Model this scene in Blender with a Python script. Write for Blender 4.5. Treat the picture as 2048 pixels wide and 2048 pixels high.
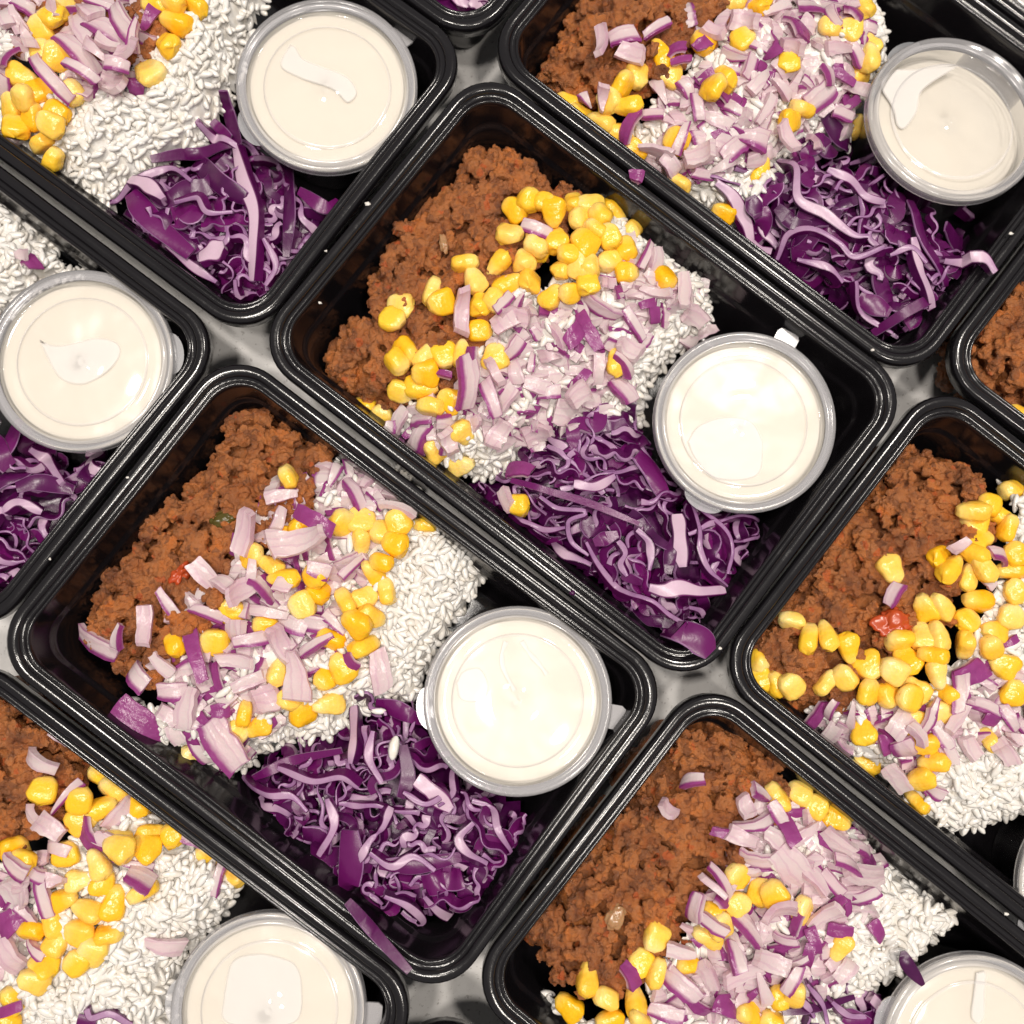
import bpy, math, random
import numpy as np
from mathutils import Vector, Matrix, noise

# ------------------------------------------------------------------ clean
for o in list(bpy.data.objects):
    bpy.data.objects.remove(o, do_unlink=True)
scene = bpy.context.scene
COL = scene.collection
rng = random.Random(7)
nrng = np.random.default_rng(11)

# ------------------------------------------------------------------ camera
RIM = 0.048                      # height of the tray rims above the table
CAM_H = RIM + 0.3873             # camera height
FPX = 2000.0                     # focal length in photo pixels (photo 2048 px wide)
AX, AY = 0.083613, -0.024216     # the small tilt of the phone
cx, sx, cy, sy = math.cos(AX), math.sin(AX), math.cos(AY), math.sin(AY)
ROT = np.array([[cy, 0, sy], [0, 1, 0], [-sy, 0, cy]]) @ np.array([[1, 0, 0], [0, cx, -sx], [0, sx, cx]])
cam_data = bpy.data.cameras.new('camera')
cam = bpy.data.objects.new('camera', cam_data)
COL.objects.link(cam)
cam_data.sensor_width = 36.0
cam_data.lens = 36.0 * FPX / 2048.0
cam_data.clip_start = 0.01
cam_data.clip_end = 20.0
cam.matrix_world = Matrix.Translation((0, 0, CAM_H)) @ Matrix(ROT.tolist()).to_4x4()
scene.camera = cam
cam_data.dof.use_dof = True
cam_data.dof.focus_distance = 0.390
cam_data.dof.aperture_fstop = 8.0
scene.render.resolution_x = scene.render.resolution_y = 1024

# ------------------------------------------------------------------ world and lamps
world = bpy.data.worlds.new('World')
scene.world = world
world.use_nodes = True
bg = world.node_tree.nodes['Background']
bg.inputs['Color'].default_value = (1.0, 0.965, 0.95, 1)
bg.inputs['Strength'].default_value = 0.31

def area_lamp(name, loc, size, power, color, aim=(0.02, 0.03, 0.03)):
    d = bpy.data.lights.new(name, 'AREA')
    d.shape = 'DISK'
    d.size = size
    d.energy = power
    d.color = color
    o = bpy.data.objects.new(name, d)
    COL.objects.link(o)
    o.location = loc
    o.rotation_euler = (Vector(aim) - Vector(loc)).to_track_quat('-Z', 'Y').to_euler()
    return o
area_lamp('ceiling_lamp', (-0.45, 0.32, 2.20), 0.20, 20.0, (1.0, 0.925, 0.84))
area_lamp('ceiling_lamp', (0.50, -0.62, 2.20), 0.20, 16.0, (1.0, 0.92, 0.83))
area_lamp('ceiling_lamp', (0.65, 0.75, 2.20), 0.20, 22.0, (1.0, 0.925, 0.84))
area_lamp('ceiling_lamp', (-0.12, -0.30, 2.20), 0.16, 11.0, (1.0, 0.93, 0.85))

scene.view_settings.view_transform = 'Standard'
scene.view_settings.look = 'None'
scene.view_settings.exposure = -0.10
scene.view_settings.gamma = 1.0
scene.cycles.transparent_max_bounces = 32
scene.view_settings.use_curve_mapping = False

# ------------------------------------------------------------------ pixel helpers
def at(px, py, z):
    """photo pixel (2048 wide) -> world point on the plane of height z"""
    d = ROT @ np.array([(px - 1024.0) / FPX, -(py - 1024.0) / FPX, -1.0])
    t = (z - CAM_H) / d[2]
    return np.array([d[0] * t, d[1] * t, z])

def src(kind):
    return {'q1': (1.8867, 0, 0), 'q2': (1.8867, 1024, 0), 'q3': (1.8867, 0, 1024), 'q4': (1.8867, 1024, 1024),
            'f': (0.94336, 0, 0), 'z1': (3.864, 600, 250), 'z2': (3.864, 950, 400), 'z3': (3.864, 1250, 600),
            'z4': (3.5127, 1000, 900), 'z6': (3.22, 700, 1000), 'zb': (6.44, 1748, 0), 'zf': (6.44, 1748, 1748)}[kind]

def px(kind, x, y):
    s, ox, oy = src(kind)
    return ox + x / s, oy + y / s

# ------------------------------------------------------------------ object helpers
def tag(o, label=None, cat=None, group=None, kind=None):
    if label: o['label'] = label
    if cat: o['category'] = cat
    if group: o['group'] = group
    if kind: o['kind'] = kind
    return o

def empty(name, loc=(0, 0, 0)):
    o = bpy.data.objects.new(name, None)
    COL.objects.link(o)
    o.location = loc
    o.empty_display_size = 0.01
    return o

def make_mesh(name, verts, faces, mats, attrs=None, fmat=None, smooth=True, sharp=None):
    me = bpy.data.meshes.new(name)
    me.from_pydata([tuple(map(float, v)) for v in verts], [], [tuple(map(int, f)) for f in faces])
    for m in (mats if isinstance(mats, (list, tuple)) else [mats]):
        me.materials.append(m)
    if fmat is not None:
        me.polygons.foreach_set('material_index', np.asarray(fmat, np.int32))
    if smooth:
        me.polygons.foreach_set('use_smooth', np.ones(len(me.polygons), bool))
    if attrs:
        for k, v in attrs.items():
            a = me.attributes.new(k, 'FLOAT', 'POINT')
            a.data.foreach_set('value', np.asarray(v, np.float32))
    me.update()
    if sharp is not None:
        me.set_sharp_from_angle(angle=math.radians(sharp))
    return me

def obj(name, me, parent=None, loc=None, rot=None):
    o = bpy.data.objects.new(name, me)
    COL.objects.link(o)
    if parent is not None:
        o.parent = parent
    if loc is not None:
        o.location = loc
    if rot is not None:
        o.rotation_mode = 'QUATERNION'
        o.rotation_quaternion = rot
    return o

# ------------------------------------------------------------------ materials
class NT:
    def __init__(self, name):
        self.m = bpy.data.materials.new(name)
        self.m.use_nodes = True
        self.t = self.m.node_tree
        self.p = self.t.nodes['Principled BSDF']
        self.out = self.t.nodes['Material Output']
    def n(self, typ, **kw):
        nd = self.t.nodes.new(typ)
        for k, v in kw.items():
            if k in nd.inputs: nd.inputs[k].default_value = v
            else: setattr(nd, k, v)
        return nd
    def l(self, a, b):
        self.t.links.new(a, b)
    def noise(self, scale, detail=3.0, rough=0.55, coord='Object'):
        tc = self.n('ShaderNodeTexCoord')
        nz = self.n('ShaderNodeTexNoise')
        nz.inputs['Scale'].default_value = scale
        nz.inputs['Detail'].default_value = detail
        nz.inputs['Roughness'].default_value = rough
        self.l(tc.outputs[coord], nz.inputs['Vector'])
        return nz.outputs['Fac']
    def ramp(self, fac, stops):
        r = self.n('ShaderNodeValToRGB')
        e = r.color_ramp.elements
        while len(e) < len(stops): e.new(0.5)
        for i, (p, c) in enumerate(stops):
            e[i].position = p
            e[i].color = (*c, 1) if len(c) == 3 else c
        self.l(fac, r.inputs['Fac'])
        return r.outputs['Color']
    def mix(self, fac, a, b, mode='MIX'):
        m = self.n('ShaderNodeMix', data_type='RGBA', blend_type=mode)
        for sock, v in ((m.inputs[0], fac), (m.inputs[6], a), (m.inputs[7], b)):
            if isinstance(v, (int, float)): sock.default_value = v
            elif isinstance(v, (tuple, list)): sock.default_value = (*v, 1)
            else: self.l(v, sock)
        return m.outputs[2]
    def math(self, op, a, b=0.0, clamp=False):
        m = self.n('ShaderNodeMath', operation=op, use_clamp=clamp)
        for i, v in enumerate((a, b)):
            if isinstance(v, (int, float)): m.inputs[i].default_value = v
            else: self.l(v, m.inputs[i])
        return m.outputs[0]
    def attr(self, name):
        return self.n('ShaderNodeAttribute', attribute_name=name).outputs['Fac']
    def rand(self):
        return self.n('ShaderNodeObjectInfo').outputs['Random']
    def bump(self, h, strength, dist):
        b = self.n('ShaderNodeBump')
        b.inputs['Strength'].default_value = strength
        b.inputs['Distance'].default_value = dist
        self.l(h, b.inputs['Height'])
        self.l(b.outputs['Normal'], self.p.inputs['Normal'])
    def base(self, c):
        if isinstance(c, (tuple, list)): self.p.inputs['Base Color'].default_value = (*c, 1)
        else: self.l(c, self.p.inputs['Base Color'])
    def set(self, **kw):
        names = {'rough': 'Roughness', 'spec': 'Specular IOR Level', 'sss': 'Subsurface Weight', 'coat': 'Coat Weight',
                 'coat_rough': 'Coat Roughness', 'sss_scale': 'Subsurface Scale', 'ior': 'IOR'}
        for k, v in kw.items():
            if isinstance(v, (int, float)): self.p.inputs[names[k]].default_value = v
            else: self.l(v, self.p.inputs[names[k]])
    def radius(self, r):
        self.p.inputs['Subsurface Radius'].default_value = r

def m_tray():
    t = NT('black_plastic')
    t.base((0.0075, 0.0065, 0.0078))
    n1 = t.noise(1500, 2)
    n2 = t.noise(90, 4)
    sc = t.noise(38, 8, 0.75)
    scuff = t.math('MULTIPLY', t.math('SUBTRACT', sc, 0.56), 6.0, clamp=True)
    t.set(rough=t.math('ADD', t.math('ADD', t.math('MULTIPLY', n2, 0.12), 0.10), t.math('MULTIPLY', scuff, 0.18)), spec=0.55)
    t.bump(t.math('ADD', n1, t.math('MULTIPLY', n2, 0.5)), 0.18, 0.00012)
    return t.m
def m_table():
    t = NT('pale_stone')
    a = t.noise(60, 6, 0.65)
    b = t.noise(420, 4, 0.7)
    c = t.ramp(a, [(0.3, (0.66, 0.645, 0.63)), (0.52, (0.78, 0.765, 0.75)), (0.75, (0.82, 0.81, 0.80))])
    c = t.mix(t.math('MULTIPLY', t.math('GREATER_THAN', b, 0.62), 0.55), c, (0.27, 0.25, 0.235))
    t.base(c)
    t.set(rough=0.42, spec=0.4)
    t.bump(b, 0.15, 0.0004)
    return t.m
def m_corn():
    t = NT('sweetcorn')
    tip = t.attr('tip')
    oc = t.n('ShaderNodeSeparateColor')
    t.l(t.n('ShaderNodeObjectInfo').outputs['Color'], oc.inputs[0])
    r = oc.outputs[0]
    n = t.noise(220, 3)
    yel = t.mix(r, (0.98, 0.49, 0.008), (0.97, 0.59, 0.045))
    pale = t.mix(t.math('MULTIPLY', r, 0.9), (0.97, 0.66, 0.15), (0.95, 0.74, 0.31))
    r2 = oc.outputs[1]
    f = t.math('ADD', tip, t.math('MULTIPLY', t.math('SUBTRACT', n, 0.5), 0.5))
    f = t.math('ADD', f, t.math('MULTIPLY', t.math('SUBTRACT', r2, 0.36), 0.9), clamp=True)
    c = t.mix(f, yel, pale)
    hil = t.math('GREATER_THAN', tip, 0.985)
    c = t.mix(t.math('MULTIPLY', hil, 0.55), c, (0.50, 0.30, 0.09))
    t.base(c)
    t.set(rough=t.math('ADD', 0.16, t.math('MULTIPLY', n, 0.16)), spec=0.5, sss=0.35, sss_scale=0.0020)
    t.radius((1.0, 0.55, 0.12))
    t.bump(t.math('ADD', t.noise(170, 2), t.math('MULTIPLY', t.noise(700, 2), 0.25)), 0.45, 0.0016)
    return t.m
def m_onion():
    t = NT('red_onion')
    s = t.attr('skin')
    r = t.rand()
    n = t.noise(240, 4, 0.6)
    big = t.noise(70, 2)
    vein = t.n('ShaderNodeTexWave', wave_type='BANDS', bands_direction='Y')
    vein.inputs['Scale'].default_value = 95
    vein.inputs['Distortion'].default_value = 5.0
    vein.inputs['Detail'].default_value = 2.0
    tc = t.n('ShaderNodeTexCoord')
    t.l(tc.outputs['Object'], vein.inputs['Vector'])
    pinkness = t.math('ADD', t.math('MULTIPLY', r, 0.45), t.math('MULTIPLY', t.math('SUBTRACT', big, 0.5), 1.6), clamp=True)
    flesh = t.mix(pinkness, (0.90, 0.79, 0.78), (0.82, 0.55, 0.65))
    flesh = t.mix(t.math('MULTIPLY', t.math('GREATER_THAN', vein.outputs['Fac'], 0.90), 0.22), flesh, (0.55, 0.22, 0.45))
    skin = t.mix(n, (0.24, 0.030, 0.17), (0.46, 0.10, 0.36))
    f = t.math('ADD', s, t.math('MULTIPLY', t.math('SUBTRACT', n, 0.5), 0.35))
    f = t.math('MULTIPLY', t.math('SUBTRACT', f, 0.28), 2.2, clamp=True)
    t.base(t.mix(f, flesh, skin))
    t.set(rough=t.math('ADD', 0.12, t.math('MULTIPLY', n, 0.24)), spec=0.6, sss=0.15, sss_scale=0.0014)
    t.radius((1.0, 0.75, 0.85))
    t.bump(t.math('ADD', n, t.math('MULTIPLY', vein.outputs['Fac'], 0.2)), 0.5, 0.0009)
    tl = t.n('ShaderNodeBsdfTranslucent')
    t.l(t.mix(f, (0.84, 0.62, 0.70), (0.60, 0.12, 0.46)), tl.inputs['Color'])
    mx = t.n('ShaderNodeMixShader')
    mx.inputs[0].default_value = 0.36
    t.l(t.p.outputs[0], mx.inputs[1]); t.l(tl.outputs[0], mx.inputs[2]); t.l(mx.outputs[0], t.out.inputs['Surface'])
    return t.m
def m_rice():
    t = NT('cooked_rice')
    n = t.ramp(t.noise(230, 3, 0.6), [(0.36, (0, 0, 0)), (0.58, (1, 1, 1))])
    t.base(t.mix(n, (0.735, 0.69, 0.62), (0.80, 0.78, 0.75)))
    t.set(rough=0.20, spec=0.55)
    t.bump(t.noise(500, 3), 0.35, 0.0005)
    return t.m
def m_meat():
    t = NT('cooked_mince')
    a = t.noise(75, 3, 0.6)
    b = t.noise(420, 4, 0.65)
    c = t.ramp(a, [(0.32, (0.15, 0.042, 0.012)), (0.43, (0.33, 0.098, 0.024)), (0.55, (0.47, 0.155, 0.038)), (0.66, (0.58, 0.165, 0.028))])
    v = t.n('ShaderNodeTexVoronoi'); v.inputs['Scale'].default_value = 380
    tc = t.n('ShaderNodeTexCoord'); t.l(tc.outputs['Object'], v.inputs['Vector'])
    sep = t.n('ShaderNodeSeparateColor'); t.l(v.outputs['Color'], sep.inputs[0])
    c = t.mix(t.math('MULTIPLY', sep.outputs[0], 0.45), c, (0.40, 0.17, 0.07))
    c = t.mix(t.math('MULTIPLY', t.math('GREATER_THAN', sep.outputs[1], 0.86), 0.5), c, (0.13, 0.045, 0.02))
    c = t.mix(t.math('MULTIPLY', t.math('GREATER_THAN', sep.outputs[2], 0.965), 0.6), c, (0.55, 0.10, 0.02))
    t.base(c)
    t.set(rough=t.math('ADD', 0.16, t.math('MULTIPLY', b, 0.40)), spec=0.6)
    t.bump(t.math('ADD', b, t.math('MULTIPLY', t.noise(1100, 4, 0.7), 0.9)), 1.0, 0.0013)
    return t.m
def m_cabbage():
    t = NT('red_cabbage')
    cut = t.attr('cut')
    rib = t.attr('rib')
    r = t.attr('tone')
    n = t.noise(170, 4, 0.6)
    leaf = t.mix(r, (0.026, 0.0010, 0.028), (0.130, 0.005, 0.098))
    leaf = t.mix(t.math('MULTIPLY', n, 0.45), leaf, (0.17, 0.011, 0.14))
    lil = t.mix(n, (0.15, 0.042, 0.16), (0.46, 0.26, 0.45))
    lil = t.mix(t.math('MULTIPLY', rib, 0.8, clamp=True), lil, (0.68, 0.50, 0.60))
    edge = t.n('ShaderNodeMapRange', interpolation_type='SMOOTHSTEP')
    t.l(cut, edge.inputs['Value'])
    edge.inputs['From Min'].default_value = 0.30
    edge.inputs['From Max'].default_value = 0.85
    t.base(t.mix(edge.outputs['Result'], leaf, lil))
    t.set(rough=t.math('ADD', 0.20, t.math('MULTIPLY', n, 0.22)), spec=0.5, sss=0.10, sss_scale=0.0015)
    t.radius((1.0, 0.5, 0.9))
    t.bump(t.math('ADD', n, t.math('MULTIPLY', t.noise(800, 2), 0.4)), 0.25, 0.0005)
    return t.m
def m_sauce(name, c):
    t = NT(name)
    n = t.noise(60, 3)
    t.base(t.mix(n, c, tuple(min(1, v * 1.03) for v in c)))
    t.set(rough=0.30, spec=0.45)
    t.bump(t.noise(55, 2), 0.35, 0.0016)
    return t.m
def m_clear(name, body, tint=(0.86, 0.86, 0.89), rough=0.12):
    """thin see-through plastic: part clear film, part milky body with a glossy face"""
    t = NT(name)
    t.base(tint)
    t.set(rough=rough, spec=0.55)
    n = t.noise(160, 3)
    t.bump(n, 0.10, 0.0006)
    tr = t.n('ShaderNodeBsdfTransparent')
    tr.inputs['Color'].default_value = (0.97, 0.97, 0.98, 1)
    gl = t.n('ShaderNodeBsdfGlossy')
    gl.inputs['Roughness'].default_value = rough
    fr = t.n('ShaderNodeFresnel')
    fr.inputs['IOR'].default_value = 1.49
    m1 = t.n('ShaderNodeMixShader')
    m1.inputs[0].default_value = body
    t.l(tr.outputs[0], m1.inputs[1])
    t.l(t.p.outputs[0], m1.inputs[2])
    m2 = t.n('ShaderNodeMixShader')
    t.l(fr.outputs[0], m2.inputs[0])
    t.l(m1.outputs[0], m2.inputs[1])
    t.l(gl.outputs[0], m2.inputs[2])
    t.l(m2.outputs[0], t.out.inputs['Surface'])
    return t.m
def m_plain(name, c, rough=0.35, sss=0.2, nscale=200, c2=None):
    t = NT(name)
    n = t.noise(nscale, 4)
    t.base(t.mix(n, c, c2 or tuple(v * 0.6 for v in c)))
    t.set(rough=rough, sss=sss, sss_scale=0.002)
    t.bump(n, 0.3, 0.0005)
    return t.m

M_TRAY, M_TABLE, M_CORN, M_ONION, M_RICE, M_MEAT, M_CAB = m_tray(), m_table(), m_corn(), m_onion(), m_rice(), m_meat(), m_cabbage()
M_SAUCE = m_sauce('cream_sauce', (0.72, 0.675, 0.59))
M_SMEAR = m_sauce('white_sauce_film', (0.81, 0.785, 0.745))
def soften(m):
    """sauce film thins out to nothing at its border"""
    nt = m.node_tree
    a = nt.nodes.new('ShaderNodeAttribute'); a.attribute_name = 'film'
    tr = nt.nodes.new('ShaderNodeBsdfTransparent'); mx = nt.nodes.new('ShaderNodeMixShader')
    nt.links.new(a.outputs['Fac'], mx.inputs[0]); nt.links.new(tr.outputs[0], mx.inputs[1])
    nt.links.new(nt.nodes['Principled BSDF'].outputs[0], mx.inputs[2]); nt.links.new(mx.outputs[0], nt.nodes['Material Output'].inputs['Surface'])
soften(M_SMEAR)
M_FILM = m_clear('clear_lid_plastic', 0.045, rough=0.05)
M_LIDRIM = m_clear('milky_lid_plastic', 0.28, tint=(0.88, 0.86, 0.88), rough=0.14)
M_CUP = m_clear('milky_cup_plastic', 0.24, rough=0.2)
M_TOMATO = m_plain('cooked_tomato', (0.40, 0.040, 0.010), 0.25, 0.0, 160, (0.50, 0.085, 0.018))
M_PEPPER = m_plain('green_pepper', (0.055, 0.050, 0.008), 0.25, 0.0, 200, (0.10, 0.07, 0.012))
M_COOKED = m_plain('cooked_onion', (0.36, 0.19, 0.085), 0.18, 0.35, 200, (0.42, 0.24, 0.12))

# ------------------------------------------------------------------ the table
def build_table():
    s, z = 1.6, 0.0
    me = make_mesh('table_top', [(-s, -s, z), (s, -s, z), (s, s, z), (-s, s, z)], [(0, 1, 2, 3)], M_TABLE, smooth=False)
    tag(obj('table_top', me), 'pale grey speckled stone table top under the trays', 'table', kind='structure')
build_table()

# ------------------------------------------------------------------ trays
TL, TW, TR = 0.2196, 0.1496, 0.020
TRAYS = {  # x, y, angle of the long side
    'C': (0.03817, 0.08899, -0.65937), 'D': (-0.05891, -0.02715, -0.64745), 'B': (0.12797, 0.20981, -0.66276),
    'A': (-0.13738, 0.22394, -0.63532), 'E': (0.21808, -0.03927, -0.67361), 'F': (0.12233, -0.15673, -0.67736),
    'G': (-0.23403, 0.1073, -0.64851), 'H': (-0.15382, -0.14487, -0.6374), 'I': (0.30938, 0.08268, -0.66256),
    'J': (-0.04948, 0.34632, -0.64), 'M': (0.02301, -0.27653, -0.645), 'K': (0.23036, 0.32093, -0.665)}
WHO = {'C': 'with the round-swirl cup', 'D': 'with the twin-line cup', 'B': 'with the half-filled cup',
       'A': 'with the slanting-streak cup', 'E': 'with the tomato chunk', 'F': 'with the dark purple sliver',
       'G': 'with the teardrop-smear cup', 'H': 'with the square-smear cup',
       'I': 'showing only mince and one corn kernel', 'J': 'showing only cabbage',
       'K': 'showing only a cup edge', 'M': 'showing only its empty rounded corner'}

def rounded_loop(inset, z, bow=0.0, seg=10, straight=6):
    hx, hy = TL / 2 - inset, TW / 2 - inset
    r = max(TR - inset * 0.75, 0.010)
    pts = []
    for k, (qx, qy) in enumerate(((1, 1), (-1, 1), (-1, -1), (1, -1))):
        c = (qx * (hx - r), qy * (hy - r))
        arc = [(c[0] + r * math.cos(math.pi / 2 * k + math.pi / 2 * i / seg), c[1] + r * math.sin(math.pi / 2 * k + math.pi / 2 * i / seg)) for i in range(seg + 1)]
        pts += arc
        nq = ((1, 1), (-1, 1), (-1, -1), (1, -1))[(k + 1) % 4]
        a = arc[-1]
        ang = math.pi / 2 * (k + 1)
        nxt = (nq[0] * (hx - r) + r * math.cos(ang), nq[1] * (hy - r) + r * math.sin(ang))
        for i in range(1, straight):
            f = i / straight
            b = bow * math.sin(math.pi * f)
            pts.append((a[0] + (nxt[0] - a[0]) * f + b * math.cos(ang), a[1] + (nxt[1] - a[1]) * f + b * math.sin(ang)))
    return [(p[0], p[1], z) for p in pts]

PROFILE = [(0.6, 41.0), (0.0, 41.4), (0.0, 45.6), (0.25, 46.8), (0.9, 47.7), (1.7, 48.0), (3.4, 48.0), (4.1, 47.6), (4.5, 46.5), (4.9, 45.9),
           (6.2, 45.8), (6.6, 46.2), (7.0, 46.5), (7.5, 46.4), (7.9, 45.6), (8.2, 43.5), (9.6, 34.0), (10.0, 32.6), (10.9, 31.8), (11.4, 30.5),
           (13.4, 13.0), (14.2, 8.5), (15.8, 4.6), (18.5, 2.4), (22.5, 1.6), (40.0, 1.5)]
UNDER = [(40.0, 0.35), (22.5, 0.35), (18.0, 1.0), (14.9, 3.8), (13.3, 8.3), (12.5, 13.0), (10.5, 30.5), (9.9, 31.5), (9.1, 32.2), (8.7, 34.0), (7.4, 43.5), (7.0, 44.8), (5.0, 44.8), (1.2, 45.4), (1.0, 41.0)]

def tray_mesh(name, bow):
    rings = [rounded_loop(i / 1000, z / 1000, bow if i < 12 else bow * 0.6) for i, z in PROFILE + UNDER]
    n = len(rings[0])
    V = [v for r in rings for v in r]
    F = []
    for k in range(len(rings) - 1):
        for i in range(n):
            j = (i + 1) % n
            F.append((k * n + i, k * n + j, (k + 1) * n + j, (k + 1) * n + i))
    for i in range(n):
        j = (i + 1) % n
        F.append(((len(rings) - 1) * n + i, (len(rings) - 1) * n + j, j, i))
    kf = len(PROFILE) - 1
    F.append(tuple(kf * n + i for i in range(n)))
    F.append(tuple((kf + 1) * n + i for i in reversed(range(n))))
    return make_mesh(name, V, F, M_TRAY, sharp=62)

for k, (x, y, th) in TRAYS.items():
    o = obj('food_tray', tray_mesh('food_tray', rng.uniform(-0.0004, 0.0002)), loc=(x, y, 0), rot=Matrix.Rotation(th, 4, 'Z').to_quaternion())
    tag(o, 'black plastic food tray ' + WHO[k], 'food tray', 'black food trays on the table')

# ------------------------------------------------------------------ piles: heights over the tray floors
def poly(kind, pts, z=0.036):
    return np.array([at(*px(kind, *p), z)[:2] for p in pts])

def sdf_in(P, pts):
    """distance to the outline, positive inside"""
    pts = np.atleast_2d(pts)
    a = P; b = np.roll(P, -1, 0)
    d = np.full(len(pts), 1e9); inside = np.zeros(len(pts), bool)
    for i in range(len(P)):
        e = b[i] - a[i]; w = pts - a[i]
        t = np.clip((w @ e) / (e @ e), 0, 1)
        d = np.minimum(d, np.linalg.norm(w - t[:, None] * e, axis=1))
        cond = (a[i, 1] > pts[:, 1]) != (b[i, 1] > pts[:, 1])
        xi = a[i, 0] + (pts[:, 1] - a[i, 1]) * e[0] / (e[1] if abs(e[1]) > 1e-12 else 1e-12)
        inside ^= cond & (pts[:, 0] < xi)
    return np.where(inside, d, -d)

BODY = {
 'C': [(905,250),(985,270),(1095,340),(1180,370),(1220,420),(1260,450),(1350,520),(1360,600),(1290,650),(1230,720),(1225,800),(1150,780),(1000,840),(940,900),(830,890),(740,830),(700,780),(650,750),(600,680),(625,610),(690,510),(725,420),(780,380),(850,310)],
 'D': [(440,750),(530,780),(640,830),(760,880),(810,960),(860,980),(915,1060),(910,1110),(850,1190),(800,1280),(790,1330),(680,1350),(620,1400),(500,1420),(440,1470),(340,1450),(230,1390),(220,1310),(135,1190),(180,1075),(260,980),(370,880),(405,790)],
 'A': [(-10,-60),(520,-60),(470,0),(450,60),(440,130),(400,210),(380,250),(290,300),(220,340),(195,395),(140,370),(110,330),(30,285),(0,262),(-60,230),(-120,0)],
 'B': [(1070,20),(1110,-60),(1650,-60),(1690,20),(1690,100),(1640,160),(1620,260),(1560,240),(1510,290),(1440,350),(1400,430),(1300,370),(1220,330),(1180,285),(1070,215),(1010,140)],
 'E': [(1710,820),(1850,870),(1980,930),(2080,1000),(2080,1500),(1932,1560),(1820,1590),(1720,1545),(1650,1480),(1590,1430),(1540,1375),(1450,1315),(1403,1245),(1410,1190),(1480,1120),(1560,1000),(1650,880)],
 'F': [(1320,1365),(1420,1370),(1560,1470),(1640,1540),(1700,1640),(1830,1715),(1830,1755),(1760,1820),(1700,1870),(1600,1932),(1400,2020),(1100,2020),(1020,1890),(990,1770),(1120,1570),(1270,1380)],
 'H': [(-80,1290),(60,1320),(190,1420),(330,1520),(420,1600),(475,1650),(440,1700),(400,1760),(330,1830),(300,2020),(-80,2020)],
 'G': [(-120,330),(30,370),(80,430),(95,470),(140,500),(70,525),(40,560),(-120,620)],
 'I': [(1940,520),(1850,590),(1818,650),(1840,710),(1900,775),(2000,830),(2080,800),(2060,560)],
}
CAB = {
 'C': [(1120,735),(1190,760),(1240,860),(1300,940),(1420,970),(1440,1030),(1390,1110),(1340,1150),(1340,1230),(1260,1200),(1180,1170),(1150,1120),(1040,1040),(960,990),(910,940),(830,900),(950,890),(1010,830)],
 'D': [(690,1320),(790,1330),(830,1410),(880,1490),(1000,1520),(980,1600),(960,1680),(910,1740),(820,1740),(750,1760),(690,1740),(640,1710),(600,1650),(550,1650),(500,1580),(460,1510),(480,1440),(600,1400)],
 'A': [(410,165),(450,230),(480,290),(540,330),(570,330),(650,350),(660,400),(620,440),(560,540),(520,575),(430,575),(330,520),(290,480),(230,430),(210,395),(240,310),(380,290),(400,240)],
 'B': [(1560,215),(1600,290),(1640,280),(1720,360),(1790,385),(1800,430),(1870,510),(1800,560),(1750,620),(1690,635),(1620,580),(1520,520),(1470,470),(1420,440),(1350,345),(1500,290)],
 'G': [(-120,780),(40,800),(60,860),(190,870),(195,905),(130,1000),(80,1080),(30,1120),(-120,1180)],
 'F': [(1520,1840),(1680,1875),(1680,1940),(1670,2040),(1460,2040),(1480,1920)],
 'J': [(780,-70),(925,-70),(925,20),(870,22),(825,8)],
}
BODYW = {k: poly('f', v) for k, v in BODY.items()}
CABW = {k: poly('f', v) for k, v in CAB.items()}
CABW = {k: v.mean(0) + (v - v.mean(0)) * 1.05 for k, v in CABW.items()}
BTOP = {'C': 0.0415, 'D': 0.0415, 'A': 0.043, 'B': 0.042, 'E': 0.0425, 'F': 0.0425, 'H': 0.042, 'G': 0.040, 'I': 0.042}
CTOP = {'C': 0.041, 'D': 0.041, 'A': 0.038, 'B': 0.044, 'G': 0.036, 'F': 0.042, 'J': 0.036}

def mound(P, top, pts, lam):
    d = sdf_in(P, pts)
    z = 0.010 + (top - 0.010) * (1 - np.exp(-np.maximum(d + 0.003, 0) / lam))
    return np.where(d > -0.004, z, 0.003)

def ground(k, pts):
    pts = np.atleast_2d(pts)
    z = np.full(len(pts), 0.003)
    if k in BODYW: z = np.maximum(z, mound(BODYW[k], BTOP[k], pts, 0.0085))
    if k in CABW: z = np.maximum(z, mound(CABW[k], CTOP[k], pts, 0.0085))
    lump = np.array([noise.noise((p[0] * 60, p[1] * 60, 3.1)) for p in pts]) * 0.0022
    return z + np.where(z > 0.01, lump, 0)

def land(k, pxy, lift=0.0):
    z = 0.042
    for _ in range(4):
        p = at(pxy[0], pxy[1], z)
        z = float(ground(k, p[:2])[0]) + lift
    return at(pxy[0], pxy[1], z)

def normal(k, p):
    e = 0.004
    q = ground(k, np.array([[p[0] + e, p[1]], [p[0] - e, p[1]], [p[0], p[1] + e], [p[0], p[1] - e]]))
    n = Vector((-(q[0] - q[1]) / (2 * e), -(q[2] - q[3]) / (2 * e), 1.0)).normalized()
    return (n * 0.55 + Vector((0, 0, 1)) * 0.45).normalized()

def img_dir(deg):
    """image direction (degrees, clockwise from right, y down) -> world xy direction"""
    a = math.radians(deg)
    return Vector((math.cos(a), -math.sin(a), 0))

def frame(n, deg, roll=0.0, pitch=0.0):
    """quaternion whose local X runs along the image direction and whose local Z is n"""
    x = img_dir(deg)
    x = (x - n * x.dot(n)).normalized()
    y = n.cross(x)
    q = Matrix((x, y, n)).transposed().to_quaternion()
    return q @ Matrix.Rotation(pitch, 3, 'Y').to_quaternion() @ Matrix.Rotation(roll, 3, 'X').to_quaternion()

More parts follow.
